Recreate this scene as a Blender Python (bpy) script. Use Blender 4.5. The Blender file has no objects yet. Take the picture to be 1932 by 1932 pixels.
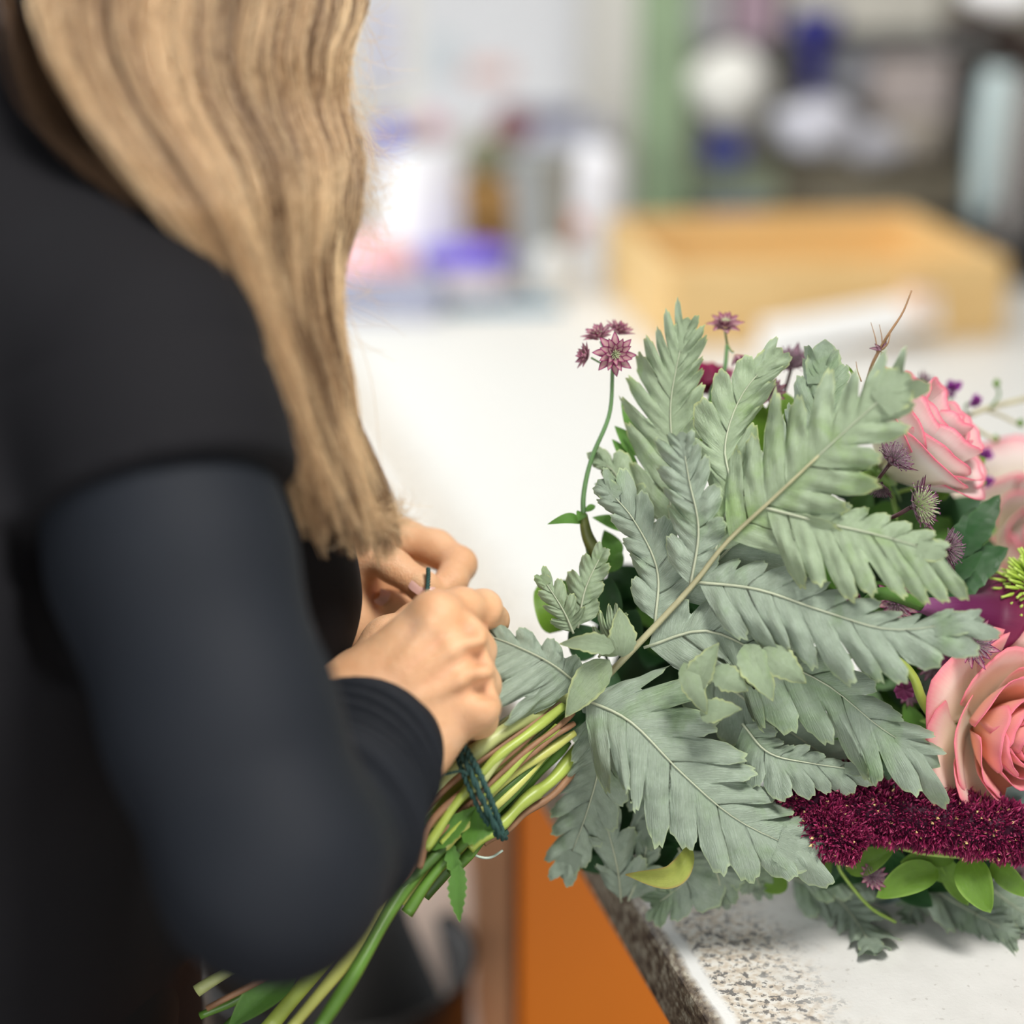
import bpy, bmesh, math, random
import numpy as np
from mathutils import Vector, Matrix
R = math.radians
random.seed(7)
SC = bpy.context.scene
COL = SC.collection

# ---------------------------------------------------------------- camera
PITCH = R(17.5); CAM_Z = 1.45; FPX = 3864.0
cam = bpy.data.cameras.new('camera'); camo = bpy.data.objects.new('camera', cam); COL.objects.link(camo)
camo.location = (0, 0, CAM_Z); camo.rotation_euler = (R(90) - PITCH, 0, 0)
cam.sensor_width = 36; cam.lens = 72; cam.clip_start = .02
cam.dof.use_dof = True; cam.dof.focus_distance = 1.045; cam.dof.aperture_fstop = 2.1
SC.camera = camo

# ---------------------------------------------------------------- world, lights, exposure
SC.view_settings.view_transform = 'Standard'; SC.view_settings.look = 'None'
SC.view_settings.gamma = 1; SC.view_settings.use_curve_mapping = False
SC.view_settings.exposure = 0.0
w = bpy.data.worlds.new('world'); SC.world = w; w.use_nodes = True
w.node_tree.nodes['Background'].inputs[0].default_value = (.86, .93, 1, 1)
w.node_tree.nodes['Background'].inputs[1].default_value = .24
def area(name, loc, target, size, power, color, size_y=None):
    l = bpy.data.lights.new(name, 'AREA'); l.energy = power; l.color = color; l.size = size
    l.shape = 'RECTANGLE'; l.size_y = size_y or size
    o = bpy.data.objects.new(name, l); COL.objects.link(o); o.location = loc
    o.rotation_euler = (Vector(target) - Vector(loc)).to_track_quat('-Z', 'Y').to_euler()
    return o
area('window_daylight', (-1.35, 2.0, 1.75), (.1, 1.6, .9), 1.1, 34, (.93, .97, 1), 1.2)
area('ceiling_lamp_front', (.50, .28, 2.45), (.1, 1.15, .95), .42, 31, (1, .97, .93), .45)
area('front_fill_light', (-.9, -1.8, 1.7), (.1, 1.2, .9), 1.4, 33, (.97, .98, 1), 1.3)  # added frontal fill from behind the camera, lifts the whole scene
area('ceiling_lamp_back', (.2, 2.6, 2.65), (.2, 3.2, 1.0), 1.4, 17, (1, .95, .88), .5)

area('low_fill_light', (.45, -.9, .62), (.0, 1.45, .62), .8, 11, (1, .96, .92), .9)  # added low fill, brightens the orange cabinet and the sack

# ---------------------------------------------------------------- helpers
CF = Vector((0, math.cos(PITCH), -math.sin(PITCH))); CU = Vector((0, math.sin(PITCH), math.cos(PITCH)))
def W(px, py, d):
    """world point seen at photograph pixel px,py at distance d (metres) along the view axis"""
    return Vector((0, 0, CAM_Z)) + d * (CF + Vector(((px - 966) / FPX, 0, 0)) - (py - 966) / FPX * CU)
def T(px, py, h=0.0, z=.9):
    """world point on the horizontal plane z+h"""
    r = CF + Vector(((px - 966) / FPX, 0, 0)) - (py - 966) / FPX * CU
    return Vector((0, 0, CAM_Z)) + r * ((z + h - CAM_Z) / r.z)
def V3(p): return p.copy() if isinstance(p, Vector) else W(*p)
def spline(pts, n):
    """Catmull-Rom through pts, n samples"""
    P = [pts[0] * 2 - pts[1]] + list(pts) + [pts[-1] * 2 - pts[-2]]
    out = []; m = len(pts) - 1
    for k in range(n):
        t = k / (n - 1) * m; i = min(int(t), m - 1); t -= i
        a, b, c, d = P[i:i + 4]
        out.append(.5 * (2 * b + (c - a) * t + (2 * a - 5 * b + 4 * c - d) * t * t + (3 * b - a - 3 * c + d) * t ** 3))
    return out
class MB:
    def __init__(s): s.v = []; s.f = []; s.uv = []; s.e = []; s.m = []
    def add(s, vs, fs, uv=None, e=None, mi=0):
        o = len(s.v); s.v += [tuple(v) for v in vs]; s.f += [tuple(i + o for i in f) for f in fs]
        s.uv += uv or [(0, 0)] * len(vs); s.e += e or [0.0] * len(vs); s.m += [mi] * len(fs)
    def grid(s, rows, uv=None, e=None, mi=0, closed=False):
        n = len(rows[0]); vs = [p for r in rows for p in r]; fs = []
        for i in range(len(rows) - 1):
            for j in range(n if closed else n - 1):
                k = (j + 1) % n
                fs.append((i * n + j, i * n + k, (i + 1) * n + k, (i + 1) * n + j))
        s.add(vs, fs, uv, e, mi)
    def tube(s, pts, rad, n=8, mi=0, e=0.0, cap=True):
        rows = []; uv = []; up = None; m = len(pts)
        for i, p in enumerate(pts):
            t = (pts[min(i + 1, m - 1)] - pts[max(i - 1, 0)]).normalized()
            if up is None: up = t.orthogonal().normalized()
            up = (up - t * up.dot(t)).normalized(); b = t.cross(up)
            r = rad(i / (m - 1)) if callable(rad) else rad
            rows.append([p + up * (r * math.cos(2 * math.pi * k / n)) + b * (r * math.sin(2 * math.pi * k / n)) for k in range(n)])
            uv += [(k / n, i / (m - 1)) for k in range(n)]
        s.grid(rows, uv, [e] * len(uv), mi, closed=True)
        if cap:
            o = len(s.v)
            s.v += [tuple(pts[0]), tuple(pts[-1])]; s.uv += [(0, 0)] * 2; s.e += [e] * 2
            a = o - len(uv); b = o - n
            for k in range(n):
                s.f.append((a + (k + 1) % n, a + k, o)); s.f.append((b + k, b + (k + 1) % n, o + 1)); s.m += [mi] * 2
    def box(s, c, d, rz=0, mi=0):
        c = Vector(c); q = Matrix.Rotation(rz, 3, 'Z'); vs = []
        for x in (-1, 1):
            for y in (-1, 1):
                for z in (-1, 1): vs.append(c + q @ Vector((x * d[0] / 2, y * d[1] / 2, z * d[2] / 2)))
        s.add(vs, [(0, 1, 3, 2), (4, 6, 7, 5), (0, 4, 5, 1), (2, 3, 7, 6), (0, 2, 6, 4), (1, 5, 7, 3)], mi=mi)
    def lathe(s, c, prof, n=28, mi=0, M=None):
        c = Vector(c); rows = []
        for r, z in prof:
            row = []
            for k in range(n):
                p = Vector((r * math.cos(2 * math.pi * k / n), r * math.sin(2 * math.pi * k / n), z))
                row.append(c + (M @ p if M else p))
            rows.append(row)
        s.grid(rows, mi=mi, closed=True)
    def build(s, name, mats, parent=None, smooth=True, bevel=0, thick=0, sub=0, origin=None):
        me = bpy.data.meshes.new(name)
        if parent:
            root = parent
            while root.parent: root = root.parent
            org = root.location.copy()
        elif origin is not None: org = Vector(origin)
        else:
            a = np.array(s.v); org = Vector((*((a.min(0) + a.max(0)) / 2)[:2], a[:, 2].min()))
        me.from_pydata([(v[0] - org.x, v[1] - org.y, v[2] - org.z) for v in s.v], [], s.f)
        for m in (mats if isinstance(mats, (list, tuple)) else [mats]): me.materials.append(m)
        me.polygons.foreach_set('material_index', s.m)
        me.polygons.foreach_set('use_smooth', [smooth] * len(s.f))
        uvl = me.uv_layers.new(name='UVMap'); li = np.empty(len(me.loops), 'i'); me.loops.foreach_get('vertex_index', li)
        uvl.data.foreach_set('uv', np.array(s.uv, 'f')[li].ravel())
        at = me.attributes.new('edge', 'FLOAT', 'POINT'); at.data.foreach_set('value', np.array(s.e, 'f'))
        me.update()
        o = bpy.data.objects.new(name, me); COL.objects.link(o)
        if parent: o.parent = parent
        else: o.location = org
        if bevel:
            b = o.modifiers.new('bevel', 'BEVEL'); b.width = bevel; b.segments = 3; b.limit_method = 'ANGLE'
        if thick:
            b = o.modifiers.new('solid', 'SOLIDIFY'); b.thickness = thick; b.offset = 0
        if sub:
            b = o.modifiers.new('sub', 'SUBSURF'); b.levels = sub; b.render_levels = sub
        return o
def tag(o, label=None, cat=None, group=None, kind=None):
    if label: o['label'] = label
    if cat: o['category'] = cat
    if group: o['group'] = group
    if kind: o['kind'] = kind
    return o
def empty(name, loc, label=None, cat=None, group=None):
    o = bpy.data.objects.new(name, None); COL.objects.link(o); o.location = loc; o.empty_display_size = .02
    return tag(o, label, cat, group)

# ---------------------------------------------------------------- materials
class NT:
    def __init__(s, name):
        s.m = bpy.data.materials.new(name); s.m.use_nodes = True; s.t = s.m.node_tree
        s.b = s.t.nodes['Principled BSDF']
    def n(s, typ, **k):
        x = s.t.nodes.new(typ)
        for a, b in k.items():
            if a.startswith('i_'): x.inputs[a[2:].replace('_', ' ')].default_value = b
            else: setattr(x, a, b)
        return x
    def l(s, a, b): s.t.links.new(a, b)
    def coord(s, kind='Object', scale=(1, 1, 1)):
        c = s.n('ShaderNodeTexCoord'); m = s.n('ShaderNodeMapping'); m.inputs['Scale'].default_value = scale
        s.l(c.outputs[kind], m.inputs['Vector']); return m.outputs[0]
    def noise(s, vec, scale=5, detail=4, rough=.55, dist=0):
        x = s.n('ShaderNodeTexNoise'); x.inputs['Scale'].default_value = scale; x.inputs['Detail'].default_value = detail
        x.inputs['Roughness'].default_value = rough; x.inputs['Distortion'].default_value = dist; s.l(vec, x.inputs['Vector']); return x.outputs['Fac']
    def ramp(s, fac, stops, interp='LINEAR'):
        x = s.n('ShaderNodeValToRGB'); x.color_ramp.interpolation = interp; e = x.color_ramp.elements
        while len(e) < len(stops): e.new(.5)
        for q, (p, c) in zip(e, stops):
            q.position = p; q.color = (*c, 1) if len(c) == 3 else c
        s.l(fac, x.inputs[0]); return x.outputs[0]
    def mix(s, fac, a, b, mode='MIX'):
        x = s.n('ShaderNodeMix', data_type='RGBA', blend_type=mode)
        for sock, val in ((x.inputs[0], fac), (x.inputs[6], a), (x.inputs[7], b)):
            if hasattr(val, 'is_output'): s.l(val, sock)
            else: sock.default_value = val if not isinstance(val, tuple) else (*val, 1)[:4]
        return x.outputs[2]
    def attr(s, name='edge'):
        x = s.n('ShaderNodeAttribute', attribute_name=name); return x.outputs['Fac']
    def math(s, op, a, b=0.0):
        x = s.n('ShaderNodeMath', operation=op)
        for sock, val in ((x.inputs[0], a), (x.inputs[1], b)):
            if hasattr(val, 'is_output'): s.l(val, sock)
            else: sock.default_value = val
        return x.outputs[0]
    def bump(s, h, strength=.3, dist=.001):
        x = s.n('ShaderNodeBump'); x.inputs['Strength'].default_value = strength; x.inputs['Distance'].default_value = dist
        s.l(h, x.inputs['Height']); s.l(x.outputs[0], s.b.inputs['Normal'])
    def col(s, c):
        if hasattr(c, 'is_output'): s.l(c, s.b.inputs['Base Color'])
        else: s.b.inputs['Base Color'].default_value = (*c, 1)
    def set(s, **k):
        for a, b in k.items(): s.b.inputs[a.replace('_', ' ')].default_value = b
        return s
MATS = {}
def plain(name, c, rough=.6, var=.15, scale=30, **k):
    """base colour with a slight procedural variation"""
    if name in MATS: return MATS[name]
    N = NT(name); f = N.noise(N.coord(), scale)
    lo = tuple(x * (1 - var) for x in c); hi = tuple(min(1, x * (1 + var)) for x in c)
    N.col(N.ramp(f, [(.3, lo), (.7, hi)])); N.set(Roughness=rough, **k); MATS[name] = N.m; return N.m
def leaf_mat(name, base, green, edge, rough=.5, trans=.12, vein=(.6, .62, .5), spec=.4, patch=.5, vb=.5):
    N = NT(name); uv = N.coord('UV', (26, 1.6, 1)); ob = N.coord('Object')
    p = N.noise(ob, 26, 5, .62, .4)
    c = N.mix(N.ramp(p, [(.5, (0, 0, 0)), (.66, (1, 1, 1))]), base, green)
    c = N.mix(patch, base, c)
    v = N.noise(uv, 3.2, 3, .6, .7)
    lines = N.ramp(v, [(.40, (0, 0, 0)), (.5, (1, 1, 1)), (.6, (0, 0, 0))])
    c = N.mix(N.math('MULTIPLY', lines, .34), c, tuple(x * .62 for x in green))
    fine = N.noise(ob, 260, 4, .6)
    c = N.mix(.22, c, N.ramp(fine, [(.35, tuple(x * .72 for x in base)), (.65, tuple(min(1, x * 1.15) for x in base))]))
    ed = N.ramp(N.attr(), [(.55, (0, 0, 0)), (1, (1, 1, 1))])
    c = N.mix(N.math('MULTIPLY', ed, .75), c, edge)
    N.col(c); N.set(Roughness=rough, Specular_IOR_Level=spec)
    N.bump(N.math('ADD', v, N.math('MULTIPLY', fine, .3)), vb, .0006)
    if trans:
        t = N.n('ShaderNodeBsdfTranslucent'); N.l(c, t.inputs[0]); m = N.n('ShaderNodeMixShader'); m.inputs[0].default_value = trans
        out = N.t.nodes['Material Output']; N.l(N.b.outputs[0], m.inputs[1]); N.l(t.outputs[0], m.inputs[2]); N.l(m.outputs[0], out.inputs[0])
    return N.m
# ---------------------------------------------------------------- soft-union solids (for bodies, hands, cloth)
def cone_d(P, a, b, ra, rb, s=None):
    a = np.array(a, 'f'); b = np.array(b, 'f')
    p = P - a; ba = b - a; k = 1.0
    if s is not None:
        s = np.array(s, 'f'); p = p * s; ba = ba * s; k = 1 / s.max()
    L = max(float((ba * ba).sum()), 1e-9)
    t = np.clip((p @ ba) / L, 0, 1)
    return (np.linalg.norm(p - t[..., None] * ba, axis=-1) - (ra + (rb - ra) * t)) * k
def sdf_mesh(prims, h, post=None, relax=2, pad=.004):
    """prims: (a, b, ra, rb, k[, scale[, sign]]); smooth union, then surface nets"""
    lo = np.full(3, 1e9); hi = -lo
    boxes = []
    for q in prims:
        a, b, ra, rb, k = np.array(q[0]), np.array(q[1]), q[2], q[3], q[4]; s = np.array(q[5] if len(q) > 5 and q[5] is not None else (1, 1, 1)); r = max(ra, rb) / s
        l = np.minimum(a, b) - r; u = np.maximum(a, b) + r; boxes.append((l - k - 3 * h, u + k + 3 * h))
        if len(q) < 7: lo = np.minimum(lo, l); hi = np.maximum(hi, u)
    lo -= pad + 3 * h; hi += pad + 3 * h
    n = np.ceil((hi - lo) / h).astype(int) + 1
    F = np.full(n, 1.0, 'f')
    ax = [lo[i] + h * np.arange(n[i]) for i in range(3)]
    for q, (l, u) in zip(prims, boxes):
        i0 = np.clip(((l - lo) / h).astype(int), 0, n); i1 = np.clip(((u - lo) / h).astype(int) + 2, 0, n)
        if (i1 <= i0).any(): continue
        sl = tuple(slice(a, b) for a, b in zip(i0, i1))
        P = np.stack(np.meshgrid(*[ax[i][sl[i]] for i in range(3)], indexing='ij'), -1).astype('f')
        d = cone_d(P, *q[:4], q[5] if len(q) > 5 else None); k = max(q[4], 1e-5); A = F[sl]
        if len(q) > 6:
            hh = np.maximum(k - np.abs(A + d), 0) / k; F[sl] = np.maximum(A, -d) + hh * hh * k / 4
        else:
            hh = np.maximum(k - np.abs(A - d), 0) / k; F[sl] = np.minimum(A, d) - hh * hh * k / 4
    if post is not None:
        P = np.stack(np.meshgrid(*ax, indexing='ij'), -1).astype('f'); F = post(P, F)
        F[0] = F[-1] = 1; F[:, 0] = F[:, -1] = 1; F[:, :, 0] = F[:, :, -1] = 1
    S = F < 0; nx, ny, nz = F.shape
    acc = np.zeros((nx - 1, ny - 1, nz - 1, 3), 'f'); cnt = np.zeros((nx - 1, ny - 1, nz - 1), 'f')
    def sh(A, o): return A[o[0]:o[0] + nx - 1, o[1]:o[1] + ny - 1, o[2]:o[2] + nz - 1]
    for axis in range(3):
        oth = [i for i in range(3) if i != axis]
        for da in (0, 1):
            for db in (0, 1):
                o = [0, 0, 0]; o[oth[0]] = da; o[oth[1]] = db; o2 = list(o); o2[axis] = 1
                A = sh(F, o); B = sh(F, o2); c = (A < 0) != (B < 0)
                t = np.where(c, A / np.where(c, A - B, 1), 0)
                for i in range(3):
                    acc[..., i] += np.where(c, t if i == axis else o[i], 0)
                cnt += c
    act = cnt > 0; idx = np.full(act.shape, -1, 'i'); idx[act] = np.arange(act.sum())
    ii = np.argwhere(act); vs = (ii + acc[act] / cnt[act][:, None]) * h + lo
    faces = []
    for axis in range(3):
        u, v = [(1, 2), (2, 0), (0, 1)][axis]
        a = [slice(None)] * 3; b = [slice(None)] * 3; a[axis] = slice(0, -1); b[axis] = slice(1, None)
        A = S[tuple(a)]; B = S[tuple(b)]; e = np.argwhere(A != B)
        e = e[(e[:, u] > 0) & (e[:, v] > 0) & (e[:, u] < F.shape[u] - 1) & (e[:, v] < F.shape[v] - 1)]
        def cell(du, dv):
            c = e.copy(); c[:, u] += du; c[:, v] += dv; return idx[c[:, 0], c[:, 1], c[:, 2]]
        q = np.stack([cell(-1, -1), cell(0, -1), cell(0, 0), cell(-1, 0)], 1)
        fl = ~A[e[:, 0], e[:, 1], e[:, 2]]; q[fl] = q[fl][:, ::-1]; faces.append(q)
    faces = np.concatenate(faces); faces = faces[(faces >= 0).all(1)]
    for _ in range(relax):
        s = np.zeros_like(vs); c = np.zeros(len(vs))
        for i in range(4):
            a, b = faces[:, i], faces[:, (i + 1) % 4]
            for k in range(3):
                s[:, k] += np.bincount(a, vs[b, k], len(vs)) + np.bincount(b, vs[a, k], len(vs))
            c += np.bincount(a, minlength=len(vs)) + np.bincount(b, minlength=len(vs))
        vs = vs * .5 + .5 * s / np.maximum(c, 1)[:, None]
    return vs, faces
def np_mesh(name, sets, mats, parent=None):
    """one mesh object from several (verts, faces[, material index[, edge]])"""
    me = bpy.data.meshes.new(name); o = 0; vs = []; fs = []; mi = []
    for q in sets:
        vs.append(q[0]); fs.append(q[1] + o); mi += [q[2] if len(q) > 2 else 0] * len(q[1]); o += len(q[0])
    vs = np.concatenate(vs); fs = np.concatenate(fs); org = parent.location if parent else Vector((0, 0, 0))
    vs = vs - np.array(org)
    me.from_pydata(vs.tolist(), [], fs.tolist())
    for m in (mats if isinstance(mats, list) else [mats]): me.materials.append(m)
    me.polygons.foreach_set('material_index', mi); me.polygons.foreach_set('use_smooth', [True] * len(fs)); me.update()
    ob = bpy.data.objects.new(name, me); COL.objects.link(ob)
    if parent: ob.parent = parent
    return ob
# ================================================================ the room
def structure(name, c, d, m, rz=0):
    M = MB(); M.box(c, d, rz); o = M.build(name, m, smooth=False); o['kind'] = 'structure'; return o
m_wall = plain('wall_paint', (.86, .84, .77), .8, .04, 3)
structure('floor', (0, 2, -.05), (6, 6, .1), plain('floor_brown', (.10, .068, .045), .6, .25, 4))
structure('wall_back', (0, 4.05, 1.4), (6, .1, 2.8), m_wall)
structure('wall_right', (2.95, 2, 1.4), (.1, 6, 2.8), plain('wall_grey', (.42, .40, .36), .8, .05, 3))

# worktop: a long stone-look slab whose left edge runs away from the camera
ea = T(1340, 1932); eb = T(1205, 1715); ANG = math.atan2(-(eb.x - ea.x), eb.y - ea.y)
EX = Vector((math.cos(ANG), math.sin(ANG), 0)); EY = Vector((-math.sin(ANG), math.cos(ANG), 0))
def L(x, y, z=.9): return Vector((ea.x, ea.y, 0)) + EX * x + EY * y + Vector((0, 0, z))
def counter_mat():
    N = NT('worn_stone_worktop'); co = N.coord('Object'); sep = N.n('ShaderNodeSeparateXYZ'); N.l(co, sep.inputs[0]); x = sep.outputs[0]
    wob = N.math('MULTIPLY', N.math('SUBTRACT', N.noise(co, 30, 3), .5), .008)
    xx = N.math('ADD', x, wob)
    big = N.noise(co, 170, 3, .7, .15); sm = N.noise(co, 330, 3, .65); tan = N.noise(co, 210, 2, .5)
    base = N.ramp(tan, [(.40, (.80, .77, .70)), (.55, (.66, .57, .45)), (.66, (.48, .38, .27))])
    dark = N.ramp(big, [(.545, (0, 0, 0)), (.57, (1, 1, 1))])
    g = N.mix(dark, base, (.05, .04, .035))
    g = N.mix(N.ramp(sm, [(.6, (0, 0, 0)), (.66, (1, 1, 1))]), g, (.10, .075, .05))
    white = N.ramp(N.noise(co, 60, 4), [(.3, (.66, .65, .61)), (.7, (.72, .71, .67))])
    wn = N.math('ADD', N.math('MULTIPLY', N.noise(co, 45, 5, .7), .09), x)
    worn = N.ramp(wn, [(.085, (0, 0, 0)), (.125, (1, 1, 1))])
    sparse = N.ramp(N.noise(co, 190, 2, .6), [(.66, (0, 0, 0)), (.72, (.5, .5, .5))])
    white = N.mix(sparse, white, (.3, .27, .22))
    c = N.mix(worn, g, white)
    c = N.mix(.18, c, (.8, .8, .78))
    strip = N.ramp(xx, [(.0055, (0, 0, 0)), (.0065, (1, 1, 1)), (.0125, (1, 1, 1)), (.0135, (0, 0, 0))])
    c = N.mix(strip, c, (.84, .84, .82))
    z = sep.outputs[2]
    side = N.ramp(xx, [(.0035, (1, 1, 1)), (.0055, (0, 0, 0))])
    br = N.ramp(N.noise(N.coord('Object', (1, .6, 1)), 190, 3, .65), [(.36, (.05, .03, .02)), (.5, (.17, .12, .075)), (.63, (.45, .40, .30))])
    c = N.mix(side, c, br)
    N.col(c); N.set(Roughness=.42); N.bump(sm, .25, .0012); return N.m
yl = lambda x: (3.19 - ea.y - x * math.sin(ANG)) / math.cos(ANG)      # the slab ends parallel to the back wall
M = MB(); M.add([(0, -.7, -.042), (2.4, -.7, -.042), (2.4, yl(2.4), -.042), (0, yl(0), -.042), (0, -.7, 0), (2.4, -.7, 0), (2.4, yl(2.4), 0), (0, yl(0), 0)],
    [(3, 2, 1, 0), (4, 5, 6, 7), (0, 1, 5, 4), (1, 2, 6, 5), (2, 3, 7, 6), (3, 0, 4, 7)])
wt = M.build('worktop', counter_mat(), smooth=False, bevel=.006, origin=(0, 0, 0))
wt.location = (ea.x, ea.y, .9); wt.rotation_euler = (0, 0, ANG)
tag(wt, 'long off-white worktop with worn speckled stone-look edge under the bouquet', 'worktop')
def cab(name, x0, x1, y0, y1, m, label, z1=.855):
    t = empty(name, ((x0 + x1) / 2, (y0 + y1) / 2, 0), label, 'cabinet')
    M = MB(); M.box(((x0 + x1) / 2, (y0 + y1) / 2, z1 / 2), (x1 - x0, y1 - y0, z1)); M.build('carcass', m, t, smooth=False, bevel=.003)
    M = MB(); M.box(((x0 + x1) / 2, y0 - .009, z1 / 2), (x1 - x0 - .004, .018, z1 - .02)); M.build('front_panel', m, t, smooth=False, bevel=.002)
orange = plain('orange_lacquer', (.98, .26, .012), .45, .05, 6)
cab('orange_cabinet', .004, .9, 1.45, 2.2, orange, 'bright orange cabinet standing under the worktop, below the leafy bouquet')
cab('brown_cabinet', -.032, .001, 1.44, 2.1, plain('brown_board', (.50, .25, .12), .6, .2, 8), 'narrow brown board cabinet beside the orange one under the worktop')
# pinkish beige card leaning against the cabinets
M = MB(); a = W(742, 1640, 1.62); rows = []
for (q, r) in (((742, 1600, 1.60), (905, 1570, 1.60)), ((775, 1735, 1.60), (898, 1735, 1.60)), ((838, 1880, 1.6), (896, 1880, 1.60)), ((905, 2060, 1.6), (915, 2060, 1.6))):
    a, b = W(*q), W(*r); rows.append([a, b, b + Vector((0, .05, 0)), a + Vector((0, .05, 0))])
M.grid(rows, closed=True)
tag(M.build('paper_sack', plain('pink_beige_paper', (.95, .76, .64), .8, .06, 20), smooth=False), 'pinkish beige paper sack leaning beside the brown cabinet', 'sack')
M = MB(); bc = W(640, 1900, 1.55); M.lathe((bc.x, bc.y, 0), [(0, 0), (.085, 0), (.100, bc.z + .03), (.105, bc.z + .045), (.097, bc.z + .04), (.08, .02), (0, .02)], 32)
tag(M.build('waste_bin', plain('black_plastic', (.008, .007, .006), .5)), 'black waste bin on the floor behind the ends of the stems', 'bin')
# ================================================================ things at the back of the worktop
def lathe_thing(name, base, prof, m, label, cat, Mx=None, group=None, n=32):
    M = MB(); M.lathe(base, prof, n, M=Mx); o = M.build(name, m); return tag(o, label, cat, group)
def tp(px, py, h=0): return T(px, py, h)
pine = NT('pine_board'); f = pine.noise(pine.coord('Object', (1, 6, 14)), 5, 4, .6, 1)
pine.col(pine.ramp(f, [(.3, (.66, .42, .16)), (.7, (.80, .56, .26))])); pine.set(Roughness=.55); pine = pine.m
# open pine crate
cr = tp(1490, 648); D = (cr - Vector((0, 0, CAM_Z))).dot(CF)
u = D / FPX; CRW = 640 * u; x0 = (1215 - 966) * u; CH = .098; CD = .37; yb = cr.y
t = empty('wooden_crate', (x0 + CRW / 2, yb + CD / 2, .9), 'open pale pine crate at the back of the worktop', 'crate')
rz = R(8); q = Matrix.Rotation(rz, 3, 'Z')
def cp(x, y, z): return Vector((x0 + CRW / 2, yb + CD / 2, .9)) + q @ Vector((x, y, z))
for (nm, c, d) in (('board', (0, -CD / 2, CH / 2), (CRW, .016, CH)), ('board', (0, CD / 2, CH / 2), (CRW, .016, CH)),
                   ('board', (-CRW / 2, 0, CH / 2), (.016, CD, CH)), ('board', (CRW / 2, 0, CH / 2), (.016, CD, CH)), ('bottom', (0, 0, .008), (CRW, CD, .012))):
    M = MB(); M.box(cp(*c), d, rz); M.build(nm, pine, t, smooth=False, bevel=.002)
M = MB(); pv = []
for (x, z) in ((-.10, .0), (.115, .028), (.115, .062), (-.10, .032)):
    for y in (-.050, -.022): pv.append(cp(x, -CD / 2 + y * (1.2 - z * 8), z + .001))
M.add(pv, [(0, 2, 4, 6), (1, 7, 5, 3), (0, 1, 3, 2), (2, 3, 5, 4), (4, 5, 7, 6), (6, 7, 1, 0)])
tag(M.build('paper_pad', plain('white_paper', (.86, .86, .84), .7, .02), smooth=False, bevel=.001), 'white folded paper leaning against the front of the pine crate', 'paper')
tag((lambda M: (M.lathe(cp(.09, -CD / 2 - .028, .03), [(.0, 0), (.018, .002), (.026, .02), (.018, .038), (0, .042)]), M.build('roll', plain('pinkish_roll', (.74, .55, .42), .7)))[1])(MB()), 'small pinkish ball of yarn against the front of the pine crate', 'yarn')
# grey bucket vase
g = tp(1022, 545)
t = empty('grey_vase', g, 'tall grey plastic vase left of the pine crate', 'vase')
M = MB(); M.lathe(g, [(0, 0), (.032, 0), (.034, .01), (.044, .175), (.047, .18), (.045, .182), (.042, .175), (.032, .01), (0, .008)])
M.build('vessel', plain('grey_plastic', (.30, .31, .30), .5, .05), t)
M = MB(); M.lathe(g + Vector((0, 0, .176)), [(.044, 0), (.050, .002), (.050, .008), (.044, .010)]); M.build('rim', plain('grey_dark', (.30, .31, .29), .5), t)
lathe_thing('orange_ball', tp(1078, 500) + Vector((0, 0, .036)), [(0, 0), (.012, .003), (.021, .02), (.012, .037), (0, .042)], plain('salmon', (.78, .32, .22), .6), 'salmon orange flower head beside the grey vase', 'flower')
lathe_thing('bottle', tp(1040, 560), [(0, 0), (.022, 0), (.024, .02), (.022, .055), (.012, .07), (0, .072)], plain('clear_grey', (.62, .62, .60), .3), 'small pale grey bottle in front of the grey vase', 'bottle')
lathe_thing('paper_roll', tp(1120, 470) + Vector((0, 0, .0)), [(0, 0), (.040, 0), (.046, .06), (.046, .12), (.036, .15), (0, .16)], plain('soft_white', (.80, .80, .83), .6), 'round white jar between the grey vase and the green post', 'jar')
lathe_thing('wicker_basket', tp(915, 470), [(0, 0), (.046, 0), (.058, .03), (.052, .08), (.030, .11), (0, .112)], plain('brown_wicker', (.36, .20, .06), .8, .3, 90), 'brown wicker basket left of the grey vase', 'basket')
lathe_thing('moss_ball', tp(915, 470) + Vector((0.006, .0, .110)), [(0, 0), (.03, .005), (.042, .03), (.03, .055), (0, .06)], plain('moss', (.20, .20, .12), .9, .3, 60), 'dark green moss ball on top of the wicker basket', 'decoration')
lathe_thing('purple_bowl', tp(880, 520), [(0, 0), (.045, 0), (.066, .022), (.066, .036), (.060, .036), (.04, .008), (0, .006)], plain('violet', (.20, .15, .66), .5), 'violet blue shallow bowl in front of the wicker basket', 'bowl')
lathe_thing('lilac_dish', tp(870, 562), [(0, 0), (.06, 0), (.075, .014), (.07, .022), (0, .02)], plain('greyish_lilac', (.62, .56, .58), .6), 'pale greyish pink dish in front of the violet bowl', 'dish')
lathe_thing('pink_bundle', tp(700, 545), [(0, 0), (.05, .0), (.062, .03), (.05, .06), (.02, .075), (0, .076)], plain('rose_pink', (.86, .48, .50), .7, .15, 60), 'soft pink ribbon roll at the edge of the hair', 'ribbon')
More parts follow.
